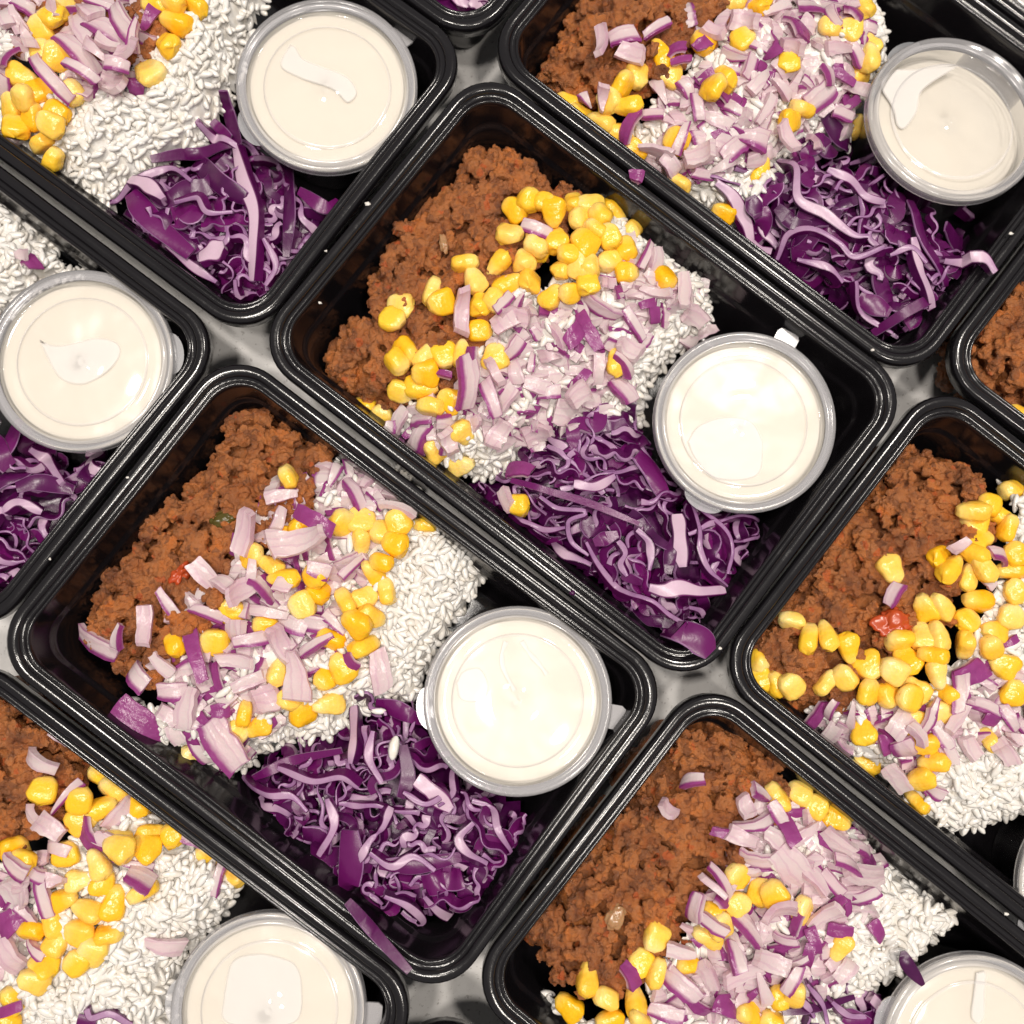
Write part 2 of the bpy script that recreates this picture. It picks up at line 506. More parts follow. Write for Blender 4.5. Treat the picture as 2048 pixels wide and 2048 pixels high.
def sample_in(P, spacing, jit=0.45, margin=0.0):
    lo, hi = P.min(0), P.max(0)
    xs = np.arange(lo[0], hi[0], spacing); ys = np.arange(lo[1], hi[1], spacing)
    g = np.stack(np.meshgrid(xs, ys), -1).reshape(-1, 2)
    g = g + nrng.uniform(-jit, jit, g.shape) * spacing
    return g[sdf_in(P, g) > margin]

def near_frame(c, z=0.042, m=120):
    """points of the plane z that fall in the photo or a little beside it"""
    d = np.column_stack([c, np.full(len(c), z - CAM_H)]) @ ROT
    x = 1024 + FPX * d[:, 0] / -d[:, 2]; y = 1024 - FPX * d[:, 1] / -d[:, 2]
    return (x > -m) & (x < 2048 + m) & (y > -m) & (y < 2048 + m)

def icosphere(sub):
    import bmesh
    bm = bmesh.new()
    bmesh.ops.create_icosphere(bm, subdivisions=sub, radius=1.0)
    V = np.array([v.co[:] for v in bm.verts]); F = np.array([[v.index for v in f.verts] for f in bm.faces])
    bm.free()
    return V, F

def rand_rot(n):
    q = nrng.normal(size=(n, 4)); q /= np.linalg.norm(q, axis=1, keepdims=True)
    w, x, y, z = q.T
    return np.stack([np.stack([1-2*(y*y+z*z), 2*(x*y-z*w), 2*(x*z+y*w)], -1), np.stack([2*(x*y+z*w), 1-2*(x*x+z*z), 2*(y*z-x*w)], -1), np.stack([2*(x*z-y*w), 2*(y*z+x*w), 1-2*(x*x+y*y)], -1)], 1)

def batch(V, F, pos, scale, rot):
    n = len(pos)
    W = np.einsum('nij,nvj->nvi', rot, V[None] * scale[:, None, :]) + pos[:, None, :]
    FF = F[None] + (np.arange(n) * len(V))[:, None, None]
    return W.reshape(-1, 3), FF.reshape(-1, F.shape[1])

def fast_mesh(name, V, F, mat):
    me = bpy.data.meshes.new(name)
    me.vertices.add(len(V)); me.vertices.foreach_set('co', np.asarray(V, np.float32).ravel())
    k = F.shape[1]
    me.loops.add(F.size); me.loops.foreach_set('vertex_index', np.asarray(F, np.int32).ravel())
    me.polygons.add(len(F)); me.polygons.foreach_set('loop_start', np.arange(0, F.size, k, dtype=np.int32))
    me.polygons.foreach_set('use_smooth', np.ones(len(F), bool))
    me.materials.append(mat)
    me.update(); me.validate()
    return me

def heightfield(k, P, off, step, rim=0.0):
    lo, hi = P.min(0) - step, P.max(0) + step
    xs = np.arange(lo[0], hi[0] + step, step); ys = np.arange(lo[1], hi[1] + step, step)
    g = np.stack(np.meshgrid(xs, ys, indexing='ij'), -1)
    flat = g.reshape(-1, 2)
    ins = (sdf_in(P, flat) > rim).reshape(g.shape[:2])
    z = np.maximum(ground(k, flat) + off, 0.002).reshape(g.shape[:2])
    idx = -np.ones(g.shape[:2], int)
    V, F = [], []
    for i in range(len(xs) - 1):
        for j in range(len(ys) - 1):
            if ins[i, j] and ins[i + 1, j] and ins[i + 1, j + 1] and ins[i, j + 1]:
                q = []
                for a, b in ((i, j), (i + 1, j), (i + 1, j + 1), (i, j + 1)):
                    if idx[a, b] < 0:
                        idx[a, b] = len(V); V.append((xs[a], ys[b], z[a, b]))
                    q.append(idx[a, b])
                F.append((q[0], q[1], q[2])); F.append((q[0], q[2], q[3]))
    return np.array(V), np.array(F)
# ------------------------------------------------------------------ cooked mince
MEAT = {
 'C': [(905,250),(985,275),(1040,335),(1095,350),(1080,440),(980,540),(930,620),(900,700),(820,760),(740,775),(660,745),(600,680),(625,610),(690,580),(690,510),(725,480),(730,415),(780,400),(790,345),(850,315),(870,270)],
 'D': [(440,750),(520,780),(570,820),(635,840),(640,940),(540,1040),(480,1110),(430,1200),(400,1270),(330,1290),(270,1290),(200,1260),(135,1180),(170,1130),(180,1075),(240,1040),(260,980),(320,940),(370,890),(410,840),(405,790)],
 'A': [(-10,-60),(330,-60),(370,20),(310,110),(270,160),(180,150),(60,120),(-60,60)],
 'B': [(1070,20),(1110,-40),(1460,-50),(1430,30),(1360,90),(1280,150),(1200,200),(1130,215),(1060,195),(1010,140),(1020,110)],
 'E': [(1710,820),(1860,890),(1870,960),(1830,1080),(1760,1220),(1640,1300),(1580,1360),(1500,1345),(1440,1290),(1403,1240),(1410,1190),(1480,1120),(1500,1050),(1560,1010),(1640,920),(1660,860)],
 'F': [(1320,1365),(1420,1375),(1475,1440),(1480,1500),(1440,1570),(1380,1640),(1330,1720),(1270,1800),(1200,1860),(1120,1880),(1030,1840),(990,1770),(1030,1690),(1120,1570),(1200,1470),(1270,1380)],
 'H': [(-80,1290),(60,1320),(150,1395),(190,1460),(150,1510),(110,1560),(60,1600),(0,1610),(-80,1600)],
 'I': [(1940,520),(1850,590),(1818,650),(1840,710),(1900,775),(2000,830),(2080,800),(2060,560)],
}
clouds = bpy.data.textures.new('mince_grain', 'CLOUDS')
clouds.noise_scale = 0.0016
clouds.noise_depth = 3
def bake(o, k, voxel, disp, smooth):
    """fuse the pieces of a heap into one skin and keep the result as plain mesh"""
    m = o.modifiers.new('merge', 'REMESH'); m.mode = 'VOXEL'; m.voxel_size = voxel; m.use_smooth_shade = True
    if smooth:
        sm = o.modifiers.new('soften', 'SMOOTH'); sm.iterations = smooth; sm.factor = 0.5
    if disp:
        d = o.modifiers.new('grain', 'DISPLACE'); d.texture = clouds; d.texture_coords = 'GLOBAL'; d.strength = disp; d.mid_level = 0.5
    dg = bpy.context.evaluated_depsgraph_get()
    me2 = bpy.data.meshes.new_from_object(o.evaluated_get(dg))
    old = o.data
    o.modifiers.clear()
    # keep only what can be seen: faces deep in the heap that look down are left away
    nv, nf = len(me2.vertices), len(me2.polygons)
    V = np.empty(nv * 3, np.float32); me2.vertices.foreach_get('co', V); V = V.reshape(-1, 3)
    F = np.empty(nf * 4, np.int32); me2.loops.foreach_get('vertex_index', F); F = F.reshape(-1, 4)
    N = np.empty(nf * 3, np.float32); me2.polygons.foreach_get('normal', N); N = N.reshape(-1, 3)
    C = V[F].mean(1)
    cell = np.round(C[:, :2] / 0.002).astype(int)
    uq, inv = np.unique(cell, axis=0, return_inverse=True)
    zg = ground(k, uq * 0.002)[inv.ravel()]
    keep = (C[:, 2] > zg - 0.0062) & ~((N[:, 2] < -0.6) & (C[:, 2] < zg - 0.003)) & (C[:, 2] > 0.004)
    F = F[keep]
    used = np.unique(F); remap = np.full(nv, -1, np.int32); remap[used] = np.arange(len(used))
    V, F = V[used], remap[F]
    bv, bf = heightfield(k, poly('f', MEAT[k]), -0.0052, 0.003, 0.0005)
    bf4 = np.array([(a[0], a[1], a[2], b[2]) for a, b in zip(bf[0::2], bf[1::2])])
    o.data = fast_mesh(o.name, np.concatenate([V, bv]), np.concatenate([F, bf4 + len(V)]), old.materials[0])
    bpy.data.meshes.remove(old); bpy.data.meshes.remove(me2)
def build_meat(k):
    P = poly('f', MEAT[k])
    c = sample_in(P, 0.0044, margin=0.0010)
    hole = np.array([noise.noise((p[0] * 130, p[1] * 130, 4.4)) for p in c])
    c = c[(hole > -0.36) & near_frame(c)]
    n = len(c)
    z = ground(k, c)
    bump = np.array([noise.noise((p[0] * 110, p[1] * 110, 8.3)) for p in c]) * 0.0055 + nrng.normal(0, 0.0010, n)
    r = nrng.uniform(0.0016, 0.0036, n)
    pos = np.column_stack([c, z + bump - r * 0.35])
    sc = r[:, None] * nrng.uniform(0.75, 1.3, (n, 3))
    V1, F1 = icosphere(2)
    A = [batch(V1, F1, pos, sc, rand_rot(n))]
    g = 20
    d = nrng.normal(size=(n, g, 3)); d[..., 2] = np.abs(d[..., 2]) * 0.9 + 0.05
    d /= np.linalg.norm(d, axis=2, keepdims=True)
    gp = (pos[:, None] + d * (sc[:, None] * 1.12)).reshape(-1, 3)
    gr = nrng.uniform(0.0006, 0.0014, len(gp))
    V0, F0 = icosphere(1)
    A.append(batch(V0, F0, gp, gr[:, None] * nrng.uniform(0.7, 1.35, (len(gp), 3)), rand_rot(len(gp))))
    # body of the heap under the crumbs
    b = sample_in(P, 0.006, jit=0.1, margin=0.001)
    b = b[near_frame(b)]
    zb = ground(k, b)
    A.append(batch(V1, F1, np.column_stack([b, zb * 0.5 - 0.0015]), np.column_stack([np.full(len(b), 0.0062), np.full(len(b), 0.0062), zb * 0.5 - 0.0035]), np.tile(np.eye(3), (len(b), 1, 1))))
    VV, FF, off = [], [], 0
    for v, f in A:
        VV.append(v); FF.append(f + off); off += len(v)
    me = fast_mesh('cooked_mince', np.concatenate(VV), np.concatenate(FF), M_MEAT)
    o = obj('cooked_mince', me)
    bake(o, k, 0.00055, 0.0019, 0)
    tag(o, 'heap of crumbly brown cooked mince in the tray ' + WHO[k], 'minced meat', 'heaps of mince in the trays', 'stuff')
for k in MEAT: build_meat(k)

# ------------------------------------------------------------------ rice
RICE = {
 'C': [[(1180,470),(1290,530),(1365,590),(1300,660),(1245,720),(1232,800),(1150,790),(1000,850),(900,880),(880,830),(1000,740),(1080,620)]],
 'D': [[(780,985),(860,982),(915,1060),(915,1110),(850,1190),(800,1280),(790,1330),(680,1350),(620,1400),(480,1415),(520,1330),(630,1260),(680,1180),(730,1090),(750,1030)]],
 'A': [[(400,0),(490,-40),(455,60),(445,140),(400,215),(380,255),(290,300),(220,345),(198,398),(130,365),(115,280),(170,200),(260,160),(320,100)]],
 'B': [[(1600,-40),(1650,-50),(1692,10),(1695,95),(1640,150),(1620,200),(1590,120)], [(1240,320),(1330,330),(1450,310),(1420,420),(1380,425),(1290,375)], [(1300,120),(1400,100),(1560,120),(1600,230),(1500,250),(1300,260)]],
 'E': [[(2060,1330),(1932,1390),(1860,1440),(1760,1480),(1720,1540),(1820,1592),(1920,1560),(2060,1490)]],
 'F': [[(1680,1640),(1760,1668),(1837,1722),(1830,1760),(1760,1815),(1710,1870),(1640,1890),(1560,1880),(1520,1850),(1580,1760),(1640,1710)]],
 'H': [[(280,1640),(390,1632),(445,1680),(430,1725),(370,1800),(335,1860),(310,2030),(0,2030),(40,1910),(160,1840),(240,1750)]],
 'G': [[(-120,340),(30,368),(80,430),(95,470),(140,500),(70,525),(40,560),(-120,620)]],
}
def grain():
    R, S = 8, 6
    V = []
    for i in range(R):
        u = (-1, -0.93, -0.75, -0.3, 0.3, 0.75, 0.93, 1)[i]
        w = max(0.05, (1 - abs(u) ** 2.4)) ** 0.5
        for j in range(S):
            a = 2 * math.pi * j / S
            V.append((u, w * math.cos(a) + 0.14 * u * u, w * math.sin(a)))
    F = [(i * S + j, i * S + (j + 1) % S, (i + 1) * S + (j + 1) % S, (i + 1) * S + j) for i in range(R - 1) for j in range(S)]
    V += [(-1.015, 0.14, 0), (1.015, 0.14, 0)]
    n = R * S
    F += [(n, (j + 1) % S, j, j) for j in range(S)] + [(n + 1, (R - 1) * S + j, (R - 1) * S + (j + 1) % S, (R - 1) * S + (j + 1) % S) for j in range(S)]
    T = []
    for f in F:
        T.append(f[:3])
        if f[3] != f[2]: T.append((f[0], f[2], f[3]))
    return np.array(V), np.array(T)
GV, GF = grain()
OZONE = {
 'C': [(950,560),(1090,560),(1200,440),(1255,470),(1330,530),(1310,570),(1235,615),(1190,690),(1170,760),(1110,800),(1040,830),(990,850),(900,830),(860,870),(750,820),(770,775),(850,760),(880,680),(930,640)],
 'D': [(520,920),(650,860),(740,900),(790,960),(700,1010),(690,1100),(620,1180),(660,1240),(600,1260),(540,1330),(500,1410),(430,1455),(350,1420),(340,1330),(310,1250),(340,1190),(380,1090),(430,1090),(460,1030)],
 'A': [(-20,0),(290,0),(300,60),(260,140),(270,190),(200,195),(150,180),(90,130),(40,110),(30,200),(20,260),(-20,240)],
 'B': [(1260,40),(1380,40),(1420,-10),(1640,-10),(1640,130),(1620,240),(1540,240),(1490,280),(1420,310),(1330,340),(1230,310),(1220,250),(1240,190),(1330,150),(1380,110)],
 'E': [(1830,1240),(1960,1290),(1960,1390),(1850,1385),(1760,1440),(1735,1490),(1680,1440),(1640,1390),(1560,1390),(1540,1350),(1600,1330),(1700,1320),(1780,1320)],
 'F': [(1410,1500),(1500,1490),(1570,1540),(1650,1590),(1680,1660),(1640,1720),(1590,1750),(1570,1820),(1590,1860),(1500,1890),(1450,1960),(1300,1950),(1230,1860),(1200,1820),(1290,1750),(1330,1660),(1390,1580)],
 'H': [(10,1640),(90,1600),(130,1640),(90,1700),(60,1760),(0,1830),(-40,1800),(-40,1680)],
}
def build_rice(k, polys):
    VV, FF, off = [], [], 0
    P = BODYW[k]
    MP = poly('f', MEAT[k]) if k in MEAT else None
    heavy = [poly('f', q) for q in polys] + ([poly('f', OZONE[k])] if k in OZONE else [])
    for layer in range(2):
        c = sample_in(P, 0.0029 if layer == 0 else 0.0042, 0.6, margin=0.0002 + 0.0004 * layer)
        ok = np.zeros(len(c), bool)
        for q in heavy: ok |= sdf_in(q, c) > -0.001
        if MP is not None:
            ok |= sdf_in(MP, c) < -0.009
            ok &= sdf_in(MP, c) < 0.003
        else: ok[:] = True
        if k in OZONE: ok &= (sdf_in(heavy[-1], c) < 0.006) | (nrng.random(len(c)) < 0.18)
        c = c[ok & near_frame(c)]
        n = len(c)
        z = ground(k, c) + np.array([noise.noise((p[0] * 105, p[1] * 105, 1.7)) for p in c]) * 0.0062
        pos = np.column_stack([c, z - 0.0006 * layer + nrng.uniform(-0.0004, 0.0007, n) + 0.0008])
        yaw = nrng.uniform(0, 2 * math.pi, n); pit = nrng.normal(0, 0.13, n)
        cyw, syw, cp, sp = np.cos(yaw), np.sin(yaw), np.cos(pit), np.sin(pit)
        X = np.stack([cyw * cp, syw * cp, sp], -1)
        Y = np.stack([-syw, cyw, 0 * yaw], -1)
        Z = np.cross(X, Y)
        rot = np.stack([X, Y, Z], -1)
        L = np.where(nrng.random(n) < 0.25, nrng.uniform(0.0016, 0.0024, n), nrng.uniform(0.0028, 0.0040, n))
        sc = np.column_stack([L, nrng.uniform(0.0013, 0.0017, n), nrng.uniform(0.0010, 0.0013, n)])
        v, f = batch(GV, GF, pos, sc, rot)
        VV.append(v); FF.append(f + off); off += len(v)
    # the packed rice between the grains on top
    v, f = heightfield(k, P, 0.0, 0.0015, 0.0004)
    v[:, 2] += 0.0003 + np.array([noise.noise((p[0] * 105, p[1] * 105, 1.7)) for p in v]) * 0.0062 + np.array([noise.noise((p[0] * 420, p[1] * 420, 5.0)) for p in v]) * 0.0007
    m_ = v[f].mean(1)[:, :2]
    ok = np.zeros(len(m_), bool)
    for q in heavy: ok |= sdf_in(q, m_) > 0.0
    if MP is not None: ok = (ok | (sdf_in(MP, m_) < -0.009)) & (sdf_in(MP, m_) < 0.004)
    else: ok[:] = True
    f = f[ok & near_frame(m_)]
    VV.append(v); FF.append(f + off); off += len(v)
    o = obj('cooked_rice', fast_mesh('cooked_rice', np.concatenate(VV), np.concatenate(FF), M_RICE))
    tag(o, 'heap of sticky white cooked rice in the tray ' + WHO[k], 'rice', 'heaps of rice in the trays', 'stuff')
for k, v in RICE.items(): build_rice(k, v)

# ------------------------------------------------------------------ sweetcorn
def kernel_mesh(name, var):
    L, Wd, Th, tip, crown = [(5.7, 4.5, 3.2, 0.50, 2.8), (5.2, 4.9, 3.0, 0.62, 3.2), (6.0, 3.9, 3.3, 0.46, 2.6), (4.8, 4.4, 3.6, 0.66, 2.6), (5.0, 5.0, 2.9, 0.72, 3.0)][var % 5]
    R, S = 11, 14
    V, tipv = [], []
    for i in range(R):
        u = i / (R - 1)
        x = -1 + 2 * u
        taper = tip + (1 - tip) * min(1, u / 0.62) ** 0.8
        end = (max(0.0, 1 - abs(x) ** (crown * 1.7 if x > 0 else 5.0))) ** 0.5
        end = max(end, 0.10 if x > 0 else 0.55)
        for j in range(S):
            a = 2 * math.pi * j / S
            c, s = math.cos(a), math.sin(a)
            p = 2.0 / 3.3
            V.append(((x * L + (0.35 * math.sin(3 * a + var) if x > 0.6 else 0)) / 1000, math.copysign(abs(c) ** p, c) * Wd * taper * end / 1000, math.copysign(abs(s) ** p, s) * Th * (0.75 + 0.25 * taper) * end / 1000))
            tipv.append(min(1, max(0, 1 - (u - 0.02) / 0.52)) ** 1.3 * 0.9)
    n = len(V)
    V += [(-L * 0.94 / 1000, 0, 0), (L * 1.015 / 1000, 0, 0)]
    tipv += [1.0, 0.0]
    F = [(i * S + j, i * S + (j + 1) % S, (i + 1) * S + (j + 1) % S, (i + 1) * S + j) for i in range(R - 1) for j in range(S)]
    F += [(n, (j + 1) % S, j) for j in range(S)] + [(n + 1, (R - 1) * S + j, (R - 1) * S + (j + 1) % S) for j in range(S)]
    rr = random.Random(var)
    def dent(v):
        n1 = noise.noise((v[0] * 230 + var * 7, v[1] * 230, v[2] * 230))
        n2 = noise.noise((v[0] * 480 + var * 3, v[1] * 480, v[2] * 480))
        f = 1 + 0.17 * n1 + 0.06 * n2
        return (v[0] * (1 + 0.08 * n1), v[1] * f, v[2] * f)
    V = [dent(v) for v in V]
    return make_mesh(name, V, F, M_CORN, {'tip': tipv})
KERNELS = [kernel_mesh('corn_kernel', i) for i in range(10)]

# px source, x, y (, direction of the crown in the image)
CORN = {
 'C': [('z1',1660,650,40),('z1',1765,580,95),('z1',1890,600,200),('z1',1615,865,150),('z1',1825,935,60),('z1',1735,1050,80),('z1',1775,1200,100),('z1',1530,1070,-50),('z1',1610,1240,150),
       ('z1',1275,1070,170),('z1',1350,1205,60),('z1',1015,1290,110),('z1',1095,1375,-20),('z1',775,1390,20),('z1',710,1500,-150),('z1',1395,1390,90),('z1',1510,1360,230),('z1',1385,1590,180),
       ('z1',810,1760,230),('z1',750,1830,225),('z1',965,1790,130),('z1',1110,1780,250),('z1',1255,1770,90),('z1',1510,1790,90),
       ('z2',610,90,265),('z2',765,30,80),('z2',890,40,10),('z2',970,115,45),('z2',1080,90,220),('z2',1210,240,300),('z2',810,150,-10),('z2',920,240,45),('z2',845,330,45),('z2',620,310,80),
       ('z2',470,360,30),('z2',265,260,200),('z2',690,520,130),('z2',730,425,0),('z2',1035,470,-45),('z2',1155,380,80),('z2',790,500,90),('z2',1040,280,70),('z2',590,750,130),('z2',730,720,0),
       ('z2',870,640,90),('z2',890,510,90),('z2',1460,610,250),('z2',1170,560,180),('z2',1090,1240,90),
       ('q1',1370,1533,0),('q1',1440,1578,120),('q1',1625,1535,10),('q1',1590,1460,180),('q1',1510,1478,200),('q1',1700,1510,30),('q1',1745,1635,230),('q1',1640,1700,60),('q1',1735,1755,160),('q1',1605,1410,0),('z4',120,385,0)],
 'D': [('q1',1090,1800,60),('q3',1080,80,180),('q3',1140,70,200),('q3',1365,30,90),('q3',1365,115,270),('q3',1290,40,120),('q3',1445,80,0),('q3',1490,120,20),('q3',1500,40,60),('q3',1600,50,0),('q3',950,165,160),
       ('q3',1020,200,30),('q3',1070,250,0),('q3',1200,300,30),('q3',1140,350,-20),('q3',1410,230,40),('q3',1460,300,80),('q3',1380,325,140),('q3',1305,340,60),('q3',1400,395,200),('q3',1345,420,40),('q3',1375,505,160),
       ('q3',875,375,90),('q3',660,500,60),('q3',810,490,10),('q3',1230,630,-40),('q3',1240,725,0),('q3',1140,750,80),('q3',1090,710,10),('q3',890,830,230),('q3',975,810,-20),('q3',925,760,100),('q3',1290,590,60),
       ('q3',1250,480,20),('q3',1000,430,10),('q3',725,930,80),('q3',1050,600,100),('q3',1440,190,10),('q3',1190,240,60)],
 'A': [('q1',740,30,40),('q1',665,85,20),('q1',590,20,0),('q1',635,170,40),('q1',570,275,150),('q1',150,110,70),('q1',155,195,100),('q1',85,290,200),('q1',150,340,150),('q1',275,350,60),('q1',120,440,110),('q1',40,400,90),
       ('q1',215,430,40),('q1',165,540,-30),('q1',205,600,120),('q1',190,470,30),('q1',60,480,70),('q1',240,10,0),('q1',200,60,30),('q1',90,370,100),('q1',215,210,80),('q1',655,5,10)],
 'B': [('q2',565,210,60),('q2',475,285,270),('q2',595,285,10),('q2',420,320,120),('q2',365,380,80),('q2',215,390,20),('q2',435,400,0),('q2',335,465,20),('q2',265,440,40),('q2',440,530,60),('q2',390,500,10),('q2',940,640,100),
       ('q2',625,700,30),('q2',795,810,30),('q2',1045,230,100),('q2',1090,410,10),('q2',1050,460,160),('q2',1275,110,20),('q2',1350,170,70),('q2',1200,100,10),('q2',1290,480,110),('q2',1310,270,80),('q2',930,20,40),('q2',830,10,0),
       ('q2',800,300,60),('q2',760,330,120),('q2',870,150,150),('q2',1330,30,70),('q2',1350,220,90),('q2',720,160,40),('q2',455,570,80),('q2',620,530,40)],
 'E': [('q4',1745,35,20),('q4',1840,20,40),('q4',1870,60,110),('q4',1760,110,160),('q4',1615,170,150),('q4',1655,215,130),('q4',1740,155,30),('q4',1720,245,100),('q4',1780,205,60),('q4',1880,220,0),('q4',1900,300,60),('q4',1430,215,250),
       ('q4',1560,365,60),('q4',1625,355,50),('q4',1755,335,10),('q4',1715,410,150),('q4',1880,395,100),('q4',1545,470,100),('q4',1610,470,80),('q4',1710,500,270),('q4',1820,450,10),('q4',1805,510,60),('q4',1590,540,10),('q4',1460,485,0),
       ('q4',1490,560,60),('q4',1440,600,30),('q4',1345,580,240),('q4',1605,610,260),('q4',1855,580,30),('q4',1055,415,20),('q4',1120,480,100),('q4',1190,465,80),('q4',1270,510,260),('q4',930,560,210),('q4',935,630,60),('q4',1000,650,70),
       ('q4',1055,655,60),('q4',1185,645,130),('q4',1255,625,60),('q4',1415,690,260),('q4',1345,680,100),('q4',1520,670,40),('q4',1325,825,80),('q4',1335,955,20),('q4',1555,880,10),('q4',1590,945,-10),('q4',1545,1010,-30),('q4',1530,1095,40),
       ('q4',1800,860,60),('q4',1890,680,100),('q4',1640,680,40),('q4',1500,700,20),('q4',1620,760,20),('q4',1520,800,30),('q4',1900,160,60),('q2',1880,1850,-20),('q2',1800,1905,20),('q2',1740,1925,0)],
 'F': [('q4',1085,1065,30),('q4',1000,1080,60),('q4',1145,1110,40),('q4',1220,1160,200),('q4',1190,1060,50),('q4',1120,1000,50),('q4',940,1435,100),('q4',990,1440,60),('q4',1095,1500,60),('q4',755,1510,20),('q4',850,1480,150),('q4',545,1605,300),
       ('q4',490,1700,60),('q4',545,1740,110),('q4',285,1760,90),('q4',355,1835,20),('q4',470,1850,80),('q4',660,1710,10),('q4',215,1870,40),('q4',370,1920,0),('q4',480,1920,60),('q4',890,1890,20),('q4',1240,1640,-60),('q4',1010,1830,60),
       ('q4',1070,1820,100),('q4',850,1370,50),('q4',740,1600,20),('q4',980,1920,30),('q4',790,1560,80)],
 'H': [('q3',165,1050,100),('q3',385,985,30),('q3',430,1045,40),('q3',380,1120,150),('q3',525,1105,50),('q3',310,1165,150),('q3',580,1215,170),('q3',550,1265,20),('q3',650,1220,70),('q3',250,1290,80),('q3',55,1275,160),('q3',790,1285,30),('q3',890,1360,40),
       ('q3',300,1390,170),('q3',390,1395,100),('q3',430,1475,100),('q3',540,1430,-30),('q3',235,1465,160),('q3',330,1500,20),('q3',120,1580,10),('q3',200,1540,60),('q3',300,1590,20),('q3',410,1590,170),('q3',350,1655,30),('q3',210,1630,120),('q3',290,1700,40),
       ('q3',165,1710,20),('q3',130,1770,30),('q3',45,1845,60),('q3',440,1230,10),('q3',370,1330,60),('q3',450,1270,20),('q3',300,1090,100),('q3',20,1920,30),('q3',85,1320,20)],
 'I': [('q2',1905,1565,20)],
}
occupied = {}
KOBJ = []
def stack_lift(k, p, r, cap=0.007):
    """raise a piece where others already lie below it"""
    z = p[2]
    for q in occupied.get(k, []):
        d = math.hypot(p[0] - q[0], p[1] - q[1])
        rr = (r + q[3]) * 0.80
        if d < rr:
            z = max(z, min(q[2] + math.sqrt(rr * rr - d * d) * 0.62, p[2] + cap))
    return z
for k, lst in CORN.items():
    for (s, x, y, a) in lst:
        pp = px(s, x, y)
        p = land(k, pp, 0.0032)
        z = stack_lift(k, p, 0.0052, 0.005)
        p = at(pp[0], pp[1], z)
        occupied.setdefault(k, []).append((p[0], p[1], p[2], 0.0050))
        v = rng.randrange(10)
        roll = rng.choice((0, 0, 0, 1)) * math.pi / 2 * rng.choice((-1, 1)) + rng.gauss(0, 0.35)
        q = frame(normal(k, p), a, roll, rng.gauss(0, 0.30))
        o = obj('corn_kernel', KERNELS[v], loc=p, rot=q)
        s_ = rng.uniform(0.98, 1.16)
        o.scale = (s_, s_ * rng.uniform(0.92, 1.08), s_ * rng.uniform(0.9, 1.08))
        pale = rng.random()
        o.color = (rng.random(), pale, 0, 1)
        size = 'small ' if s_ < 1.04 else ('plump ' if s_ > 1.10 else '')
        KOBJ.append((o, k, p, pale, size, 'edge-on ' if abs(math.cos(roll)) < 0.55 else ''))

# ------------------------------------------------------------------ chopped red onion
def onion_mesh(L, W, T, curve, tone, r):
    US = (-1, -0.93, -0.6, -0.2, 0.2, 0.6, 0.93, 1)
    WS = (-1, -0.86, -0.3, 0.3, 0.86, 1)
    nu, nv = 8, 6
    taper0, taper1 = r.choice((r.uniform(0.75, 1.05), r.uniform(0.15, 0.9))), r.uniform(0.6, 1.05)
    if r.random() < 0.5: taper0, taper1 = taper1, taper0
    cj = [r.uniform(-0.22, 0.22) for _ in range(4)]
    rag = [r.gauss(0, 0.07) for _ in range(2 * 8)]
    sk0, sk1 = r.uniform(-0.25, 0.25), r.uniform(-0.25, 0.25)
    tw = r.uniform(-0.25, 0.25)
    V, S = [], []
    for side in (1, -1):
        for i in range(nu):
            u = US[i]
            wv = W * (taper0 + (taper1 - taper0) * (u + 1) / 2) * (1 - 0.12 * u * u)
            for j in range(nv):
                w = WS[j]
                edge = i in (0, nu - 1) or j in (0, nv - 1)
                ang = u * curve
                Rr = L / 2 / curve + side * T / 2
                x = math.sin(ang) * Rr + (sk0 if u < 0 else sk1) * w * wv * 0.5
                zz = (math.cos(ang) - 1) * (L / 2 / curve) + side * T / 2
                x += (cj[0 if w < 0 else 1] if u < 0 else cj[2 if w < 0 else 3]) * abs(u) * abs(w) * W * 0.5
                y = w * wv / 2 * (1 + rag[i + (8 if w < 0 else 0)])
                zz += -0.10 * y * y / W + tw * y * u
                V.append((x + r.gauss(0, 0.0001), y, zz))
                if tone == 2: s = 1.0 if side > 0 else 0.15
                elif tone == 1: s = (0.95 if j <= 1 else (0.62 if edge else 0.20)) if side > 0 else (0.6 if j == 0 else 0.05)
                else: s = (0.37 if edge else 0.12) if side > 0 else (0.30 if edge and j == 0 else 0.0)
                S.append(s)
    n = nu * nv
    F = []
    for i in range(nu - 1):
        for j in range(nv - 1):
            a = i * nv + j
            F.append((a, a + nv, a + nv + 1, a + 1))
            F.append((n + a, n + a + 1, n + a + nv + 1, n + a + nv))
    for i in range(nu - 1):
        for j in (0, nv - 1):
            a = i * nv + j
            F.append((a, n + a, n + a + nv, a + nv) if j == 0 else (a, a + nv, n + a + nv, n + a))
    for j in range(nv - 1):
        for i in (0, nu - 1):
            a = i * nv + j
            F.append((a, a + 1, n + a + 1, n + a) if i == 0 else (a, n + a, n + a + 1, a + 1))
    return make_mesh('onion_piece', V, F, M_ONION, {'skin': S}, sharp=38)

